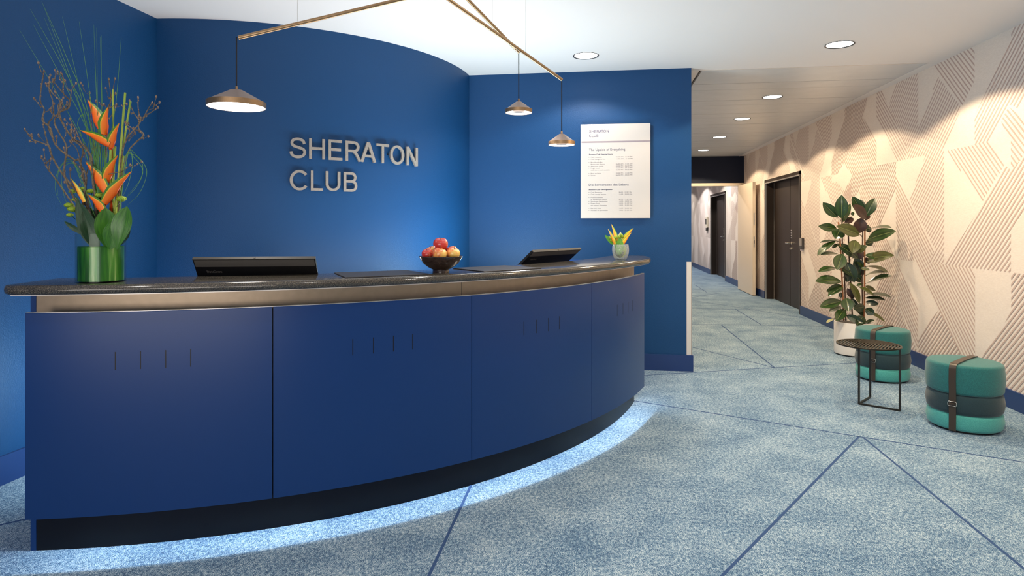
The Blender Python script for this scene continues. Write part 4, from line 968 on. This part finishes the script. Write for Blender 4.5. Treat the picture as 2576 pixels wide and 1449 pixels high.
# ------------------------------------------------------------------ rubber plant
PC = Vector((2.637, 6.974, 0)); PDp = (PC-Vector((0, 0, 0))).dot(CFW)
plant = thing('rubber_plant', 'tall rubber plant in a white cylinder planter by the striped wall', 'plant', PC)
M_POT = mat('white glazed planter', (.80, .77, .74), .3, coat=.3)
obj('planter', lathe(new(), [(0, .012), (.183, .012), (.188, .014), (.19, .03), (.19, .338), (.188, .342), (.180, .342), (.178, .338), (.178, .06), (0, .06)], n=64), M_POT, plant, smooth=35)
obj('planter_foot', lathe(new(), [(0, 0), (.180, 0), (.182, .012), (0, .012)], n=48), M_BLK, plant)
obj('soil', lathe(new(), [(0, .29), (.1785, .285), (.1785, .318), (.12, .322), (.05, .316), (0, .318)], n=32), M_SOIL, plant, smooth=True)
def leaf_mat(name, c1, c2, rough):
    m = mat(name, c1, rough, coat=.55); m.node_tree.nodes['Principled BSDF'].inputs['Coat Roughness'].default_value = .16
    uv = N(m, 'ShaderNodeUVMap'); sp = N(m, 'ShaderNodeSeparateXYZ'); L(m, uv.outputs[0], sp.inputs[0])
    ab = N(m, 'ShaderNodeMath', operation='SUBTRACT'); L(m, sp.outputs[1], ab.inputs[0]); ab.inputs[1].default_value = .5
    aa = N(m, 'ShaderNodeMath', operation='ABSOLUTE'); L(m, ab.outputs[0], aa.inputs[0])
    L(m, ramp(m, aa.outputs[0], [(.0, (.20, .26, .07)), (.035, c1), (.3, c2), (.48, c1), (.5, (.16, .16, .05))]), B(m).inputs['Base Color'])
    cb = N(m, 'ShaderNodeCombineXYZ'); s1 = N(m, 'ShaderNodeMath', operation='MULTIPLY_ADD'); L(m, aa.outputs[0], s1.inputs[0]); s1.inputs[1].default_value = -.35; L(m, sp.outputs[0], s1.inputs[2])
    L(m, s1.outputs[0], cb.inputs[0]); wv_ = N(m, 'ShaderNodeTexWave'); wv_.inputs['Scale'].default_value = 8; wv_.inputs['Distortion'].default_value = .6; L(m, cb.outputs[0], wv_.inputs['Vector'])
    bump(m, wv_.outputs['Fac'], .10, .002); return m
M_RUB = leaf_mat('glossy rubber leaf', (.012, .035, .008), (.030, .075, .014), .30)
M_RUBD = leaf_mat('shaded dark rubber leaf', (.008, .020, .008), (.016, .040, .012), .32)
M_RUBB = noisy('maroon leaf underside', (.040, .018, .014), (.065, .030, .020), 20, .4)
M_RUBO = leaf_mat('olive rubber leaf', (.05, .06, .012), (.085, .095, .02), .38)
M_RUBP = leaf_mat('pale young rubber leaf', (.30, .30, .12), (.38, .37, .15), .4)
M_CANE = noisy('orange brown cane', (.24, .085, .03), (.36, .14, .05), 30, .5); M_STEMB = noisy('dark woody stem', (.05, .028, .018), (.09, .045, .028), 50, .7)
def Q(k_, x, y, dd=0):
    oy = 480 if k_ == 1 else 640
    r_ = pray(2040+x/8.05, oy+y/8.05); d_ = min(PDp+dd, 2.90/r_.x)
    return r_*d_+Vector((0, 0, EYE))-PC
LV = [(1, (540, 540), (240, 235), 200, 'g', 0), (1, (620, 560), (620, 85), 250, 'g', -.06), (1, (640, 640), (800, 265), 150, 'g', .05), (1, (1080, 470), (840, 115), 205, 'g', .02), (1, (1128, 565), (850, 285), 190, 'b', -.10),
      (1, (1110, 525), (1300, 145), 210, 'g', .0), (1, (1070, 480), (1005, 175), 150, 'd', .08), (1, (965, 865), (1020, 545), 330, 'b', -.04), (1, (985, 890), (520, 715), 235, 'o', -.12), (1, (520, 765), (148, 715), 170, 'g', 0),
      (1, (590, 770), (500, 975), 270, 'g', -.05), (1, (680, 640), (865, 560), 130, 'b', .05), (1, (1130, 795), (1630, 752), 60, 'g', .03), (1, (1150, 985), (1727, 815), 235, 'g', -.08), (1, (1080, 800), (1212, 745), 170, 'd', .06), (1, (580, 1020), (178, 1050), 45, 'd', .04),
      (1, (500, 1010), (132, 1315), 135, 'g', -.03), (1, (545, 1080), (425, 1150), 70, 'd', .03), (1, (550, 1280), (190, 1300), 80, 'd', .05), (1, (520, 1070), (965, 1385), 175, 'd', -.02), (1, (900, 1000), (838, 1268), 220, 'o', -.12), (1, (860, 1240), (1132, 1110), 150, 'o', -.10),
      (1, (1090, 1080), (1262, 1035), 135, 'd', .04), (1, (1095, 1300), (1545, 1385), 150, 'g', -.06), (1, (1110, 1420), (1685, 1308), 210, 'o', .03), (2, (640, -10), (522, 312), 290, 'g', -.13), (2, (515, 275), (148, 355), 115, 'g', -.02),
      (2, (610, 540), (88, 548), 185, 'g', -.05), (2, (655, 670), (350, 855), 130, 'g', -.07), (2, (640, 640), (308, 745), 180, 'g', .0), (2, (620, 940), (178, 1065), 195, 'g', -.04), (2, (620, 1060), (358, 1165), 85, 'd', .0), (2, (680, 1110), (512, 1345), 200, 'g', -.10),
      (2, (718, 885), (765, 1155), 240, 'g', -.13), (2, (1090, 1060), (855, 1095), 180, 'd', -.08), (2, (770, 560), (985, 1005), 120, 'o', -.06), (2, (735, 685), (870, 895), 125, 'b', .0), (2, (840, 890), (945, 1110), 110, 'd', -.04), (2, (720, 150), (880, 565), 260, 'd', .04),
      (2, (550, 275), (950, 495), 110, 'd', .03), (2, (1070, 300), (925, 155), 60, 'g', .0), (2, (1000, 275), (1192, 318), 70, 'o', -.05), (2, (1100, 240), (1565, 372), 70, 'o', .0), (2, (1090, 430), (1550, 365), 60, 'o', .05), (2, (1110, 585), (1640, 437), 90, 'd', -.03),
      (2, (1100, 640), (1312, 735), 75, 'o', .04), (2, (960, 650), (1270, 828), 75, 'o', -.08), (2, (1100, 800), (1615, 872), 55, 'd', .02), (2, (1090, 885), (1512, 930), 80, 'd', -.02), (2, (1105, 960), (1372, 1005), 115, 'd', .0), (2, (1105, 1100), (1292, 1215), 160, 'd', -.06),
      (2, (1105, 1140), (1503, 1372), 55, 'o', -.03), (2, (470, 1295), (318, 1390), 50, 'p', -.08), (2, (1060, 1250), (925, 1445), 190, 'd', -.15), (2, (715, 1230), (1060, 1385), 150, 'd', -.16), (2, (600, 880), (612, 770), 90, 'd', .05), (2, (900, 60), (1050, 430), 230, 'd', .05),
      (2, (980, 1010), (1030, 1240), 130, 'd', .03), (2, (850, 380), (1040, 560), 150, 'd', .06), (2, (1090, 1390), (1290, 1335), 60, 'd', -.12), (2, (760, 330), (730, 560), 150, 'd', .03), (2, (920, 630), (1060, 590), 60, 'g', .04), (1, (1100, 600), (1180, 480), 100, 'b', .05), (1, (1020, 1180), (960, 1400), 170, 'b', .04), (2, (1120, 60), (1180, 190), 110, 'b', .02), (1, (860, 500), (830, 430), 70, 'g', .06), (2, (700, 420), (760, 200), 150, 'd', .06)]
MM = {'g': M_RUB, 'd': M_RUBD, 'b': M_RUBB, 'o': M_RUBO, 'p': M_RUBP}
VP = -pray(2150, 660).normalized()
stems_x = [600, 640, 760, 1045, 1085]
for k_, b, t, w, kind, dd in LV:
    p = Q(k_, *b, dd*.5); q = Q(k_, *t, dd-random.uniform(.0, .05)); ax = (q-p).normalized()
    Lr = (q-p).length; wa = w/8.05*PDp/FPX; real = min(max(wa, Lr*.44), .13); 
    side = ax.cross(VP).normalized(); nr = side.cross(ax).normalized()
    if nr.dot(VP) < 0: nr = -nr
    tilt = math.acos(min(1, wa/real)) if wa < real else random.uniform(-.15, .15)
    # the blade tips away so that its upper side faces the ceiling
    s2 = side*math.cos(tilt)+nr*math.sin(tilt); n2 = s2.cross(ax).normalized()
    if n2.z < 0 and abs(tilt) > .3: s2 = side*math.cos(tilt)-nr*math.sin(tilt); n2 = s2.cross(ax).normalized()
    if n2.dot(VP) < 0: n2 = -n2
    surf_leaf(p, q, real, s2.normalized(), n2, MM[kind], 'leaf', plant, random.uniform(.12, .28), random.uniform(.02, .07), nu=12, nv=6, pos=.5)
    # petiole to the nearest stem
    sx = min(stems_x, key=lambda s: abs(s-b[0])); s_ = Q(k_, sx, b[1]+60, 0)
    obj('petiole', tube(new(), [s_, (s_+p)/2+Vector((0, 0, .004)), p, p+(q-p)*.1], .0022, 6), M_STEMB if kind != 'g' else M_RUBO, plant, smooth=True)
def stemline(pts, r, m): obj('stem' if m is M_STEMB else 'cane', tube(new(), smooth_path([Q(*p) for p in pts], 4), r, 10), m, plant, smooth=True)
stemline([(1, 1092, 770, -.02), (1, 1090, 1200, -.02), (2, 1085, 600, -.02), (2, 1078, 1400, -.02)], .0075, M_CANE)
stemline([(1, 557, 630, -.02), (1, 590, 1000, -.02), (2, 630, 500, -.02), (2, 668, 1340, -.02)], .0075, M_CANE)
stemline([(1, 630, 560, .02), (1, 635, 1000, .02), (2, 680, 500, .02), (2, 708, 1340, .02)], .0065, M_STEMB)
stemline([(1, 1050, 560, .02), (1, 1048, 900, .02), (2, 1035, 500, .02), (2, 1055, 1340, .02)], .0065, M_STEMB)
stemline([(1, 762, 560, .05), (1, 760, 1000, .05), (2, 800, 500, .05), (2, 840, 1300, .05)], .0075, M_STEMB)

# ------------------------------------------------------------------ wall devices
t = thing('card_reader', 'small grey card reader on the wall beside the near double door', 'card reader', (XR, 9.84, 1.075))
obj('housing', box(new(), -.042, -.045, -.085, 0, .045, .085, bev=.010), mat('dark grey plastic', (.05, .05, .055), .4), t)
obj('cover', box(new(), -.046, -.044, -.035, -.034, .044, .08, bev=.004), mat('grey metal cover', (.35, .33, .31), .35, .4), t)
obj('sensor_foot', box(new(), -.04, -.015, -.115, -.01, .015, -.085, bev=.004), mat('pale plastic', (.5, .45, .5), .4), t)
t = thing('intercom', 'pale wall intercom beside the far double door', 'intercom', (XR, 18.15, 1.42))
obj('housing', box(new(), -.05, -.13, -.14, 0, .13, .16, bev=.01), mat('ivory plastic', (.72, .66, .52), .4), t)
obj('screen', box(new(), -.055, -.08, -.05, -.048, .08, .10), M_GREYP, t)
obj('lower_unit', box(new(), -.045, -.09, -.24, 0, .09, -.15, bev=.006), M_GREYP, t)
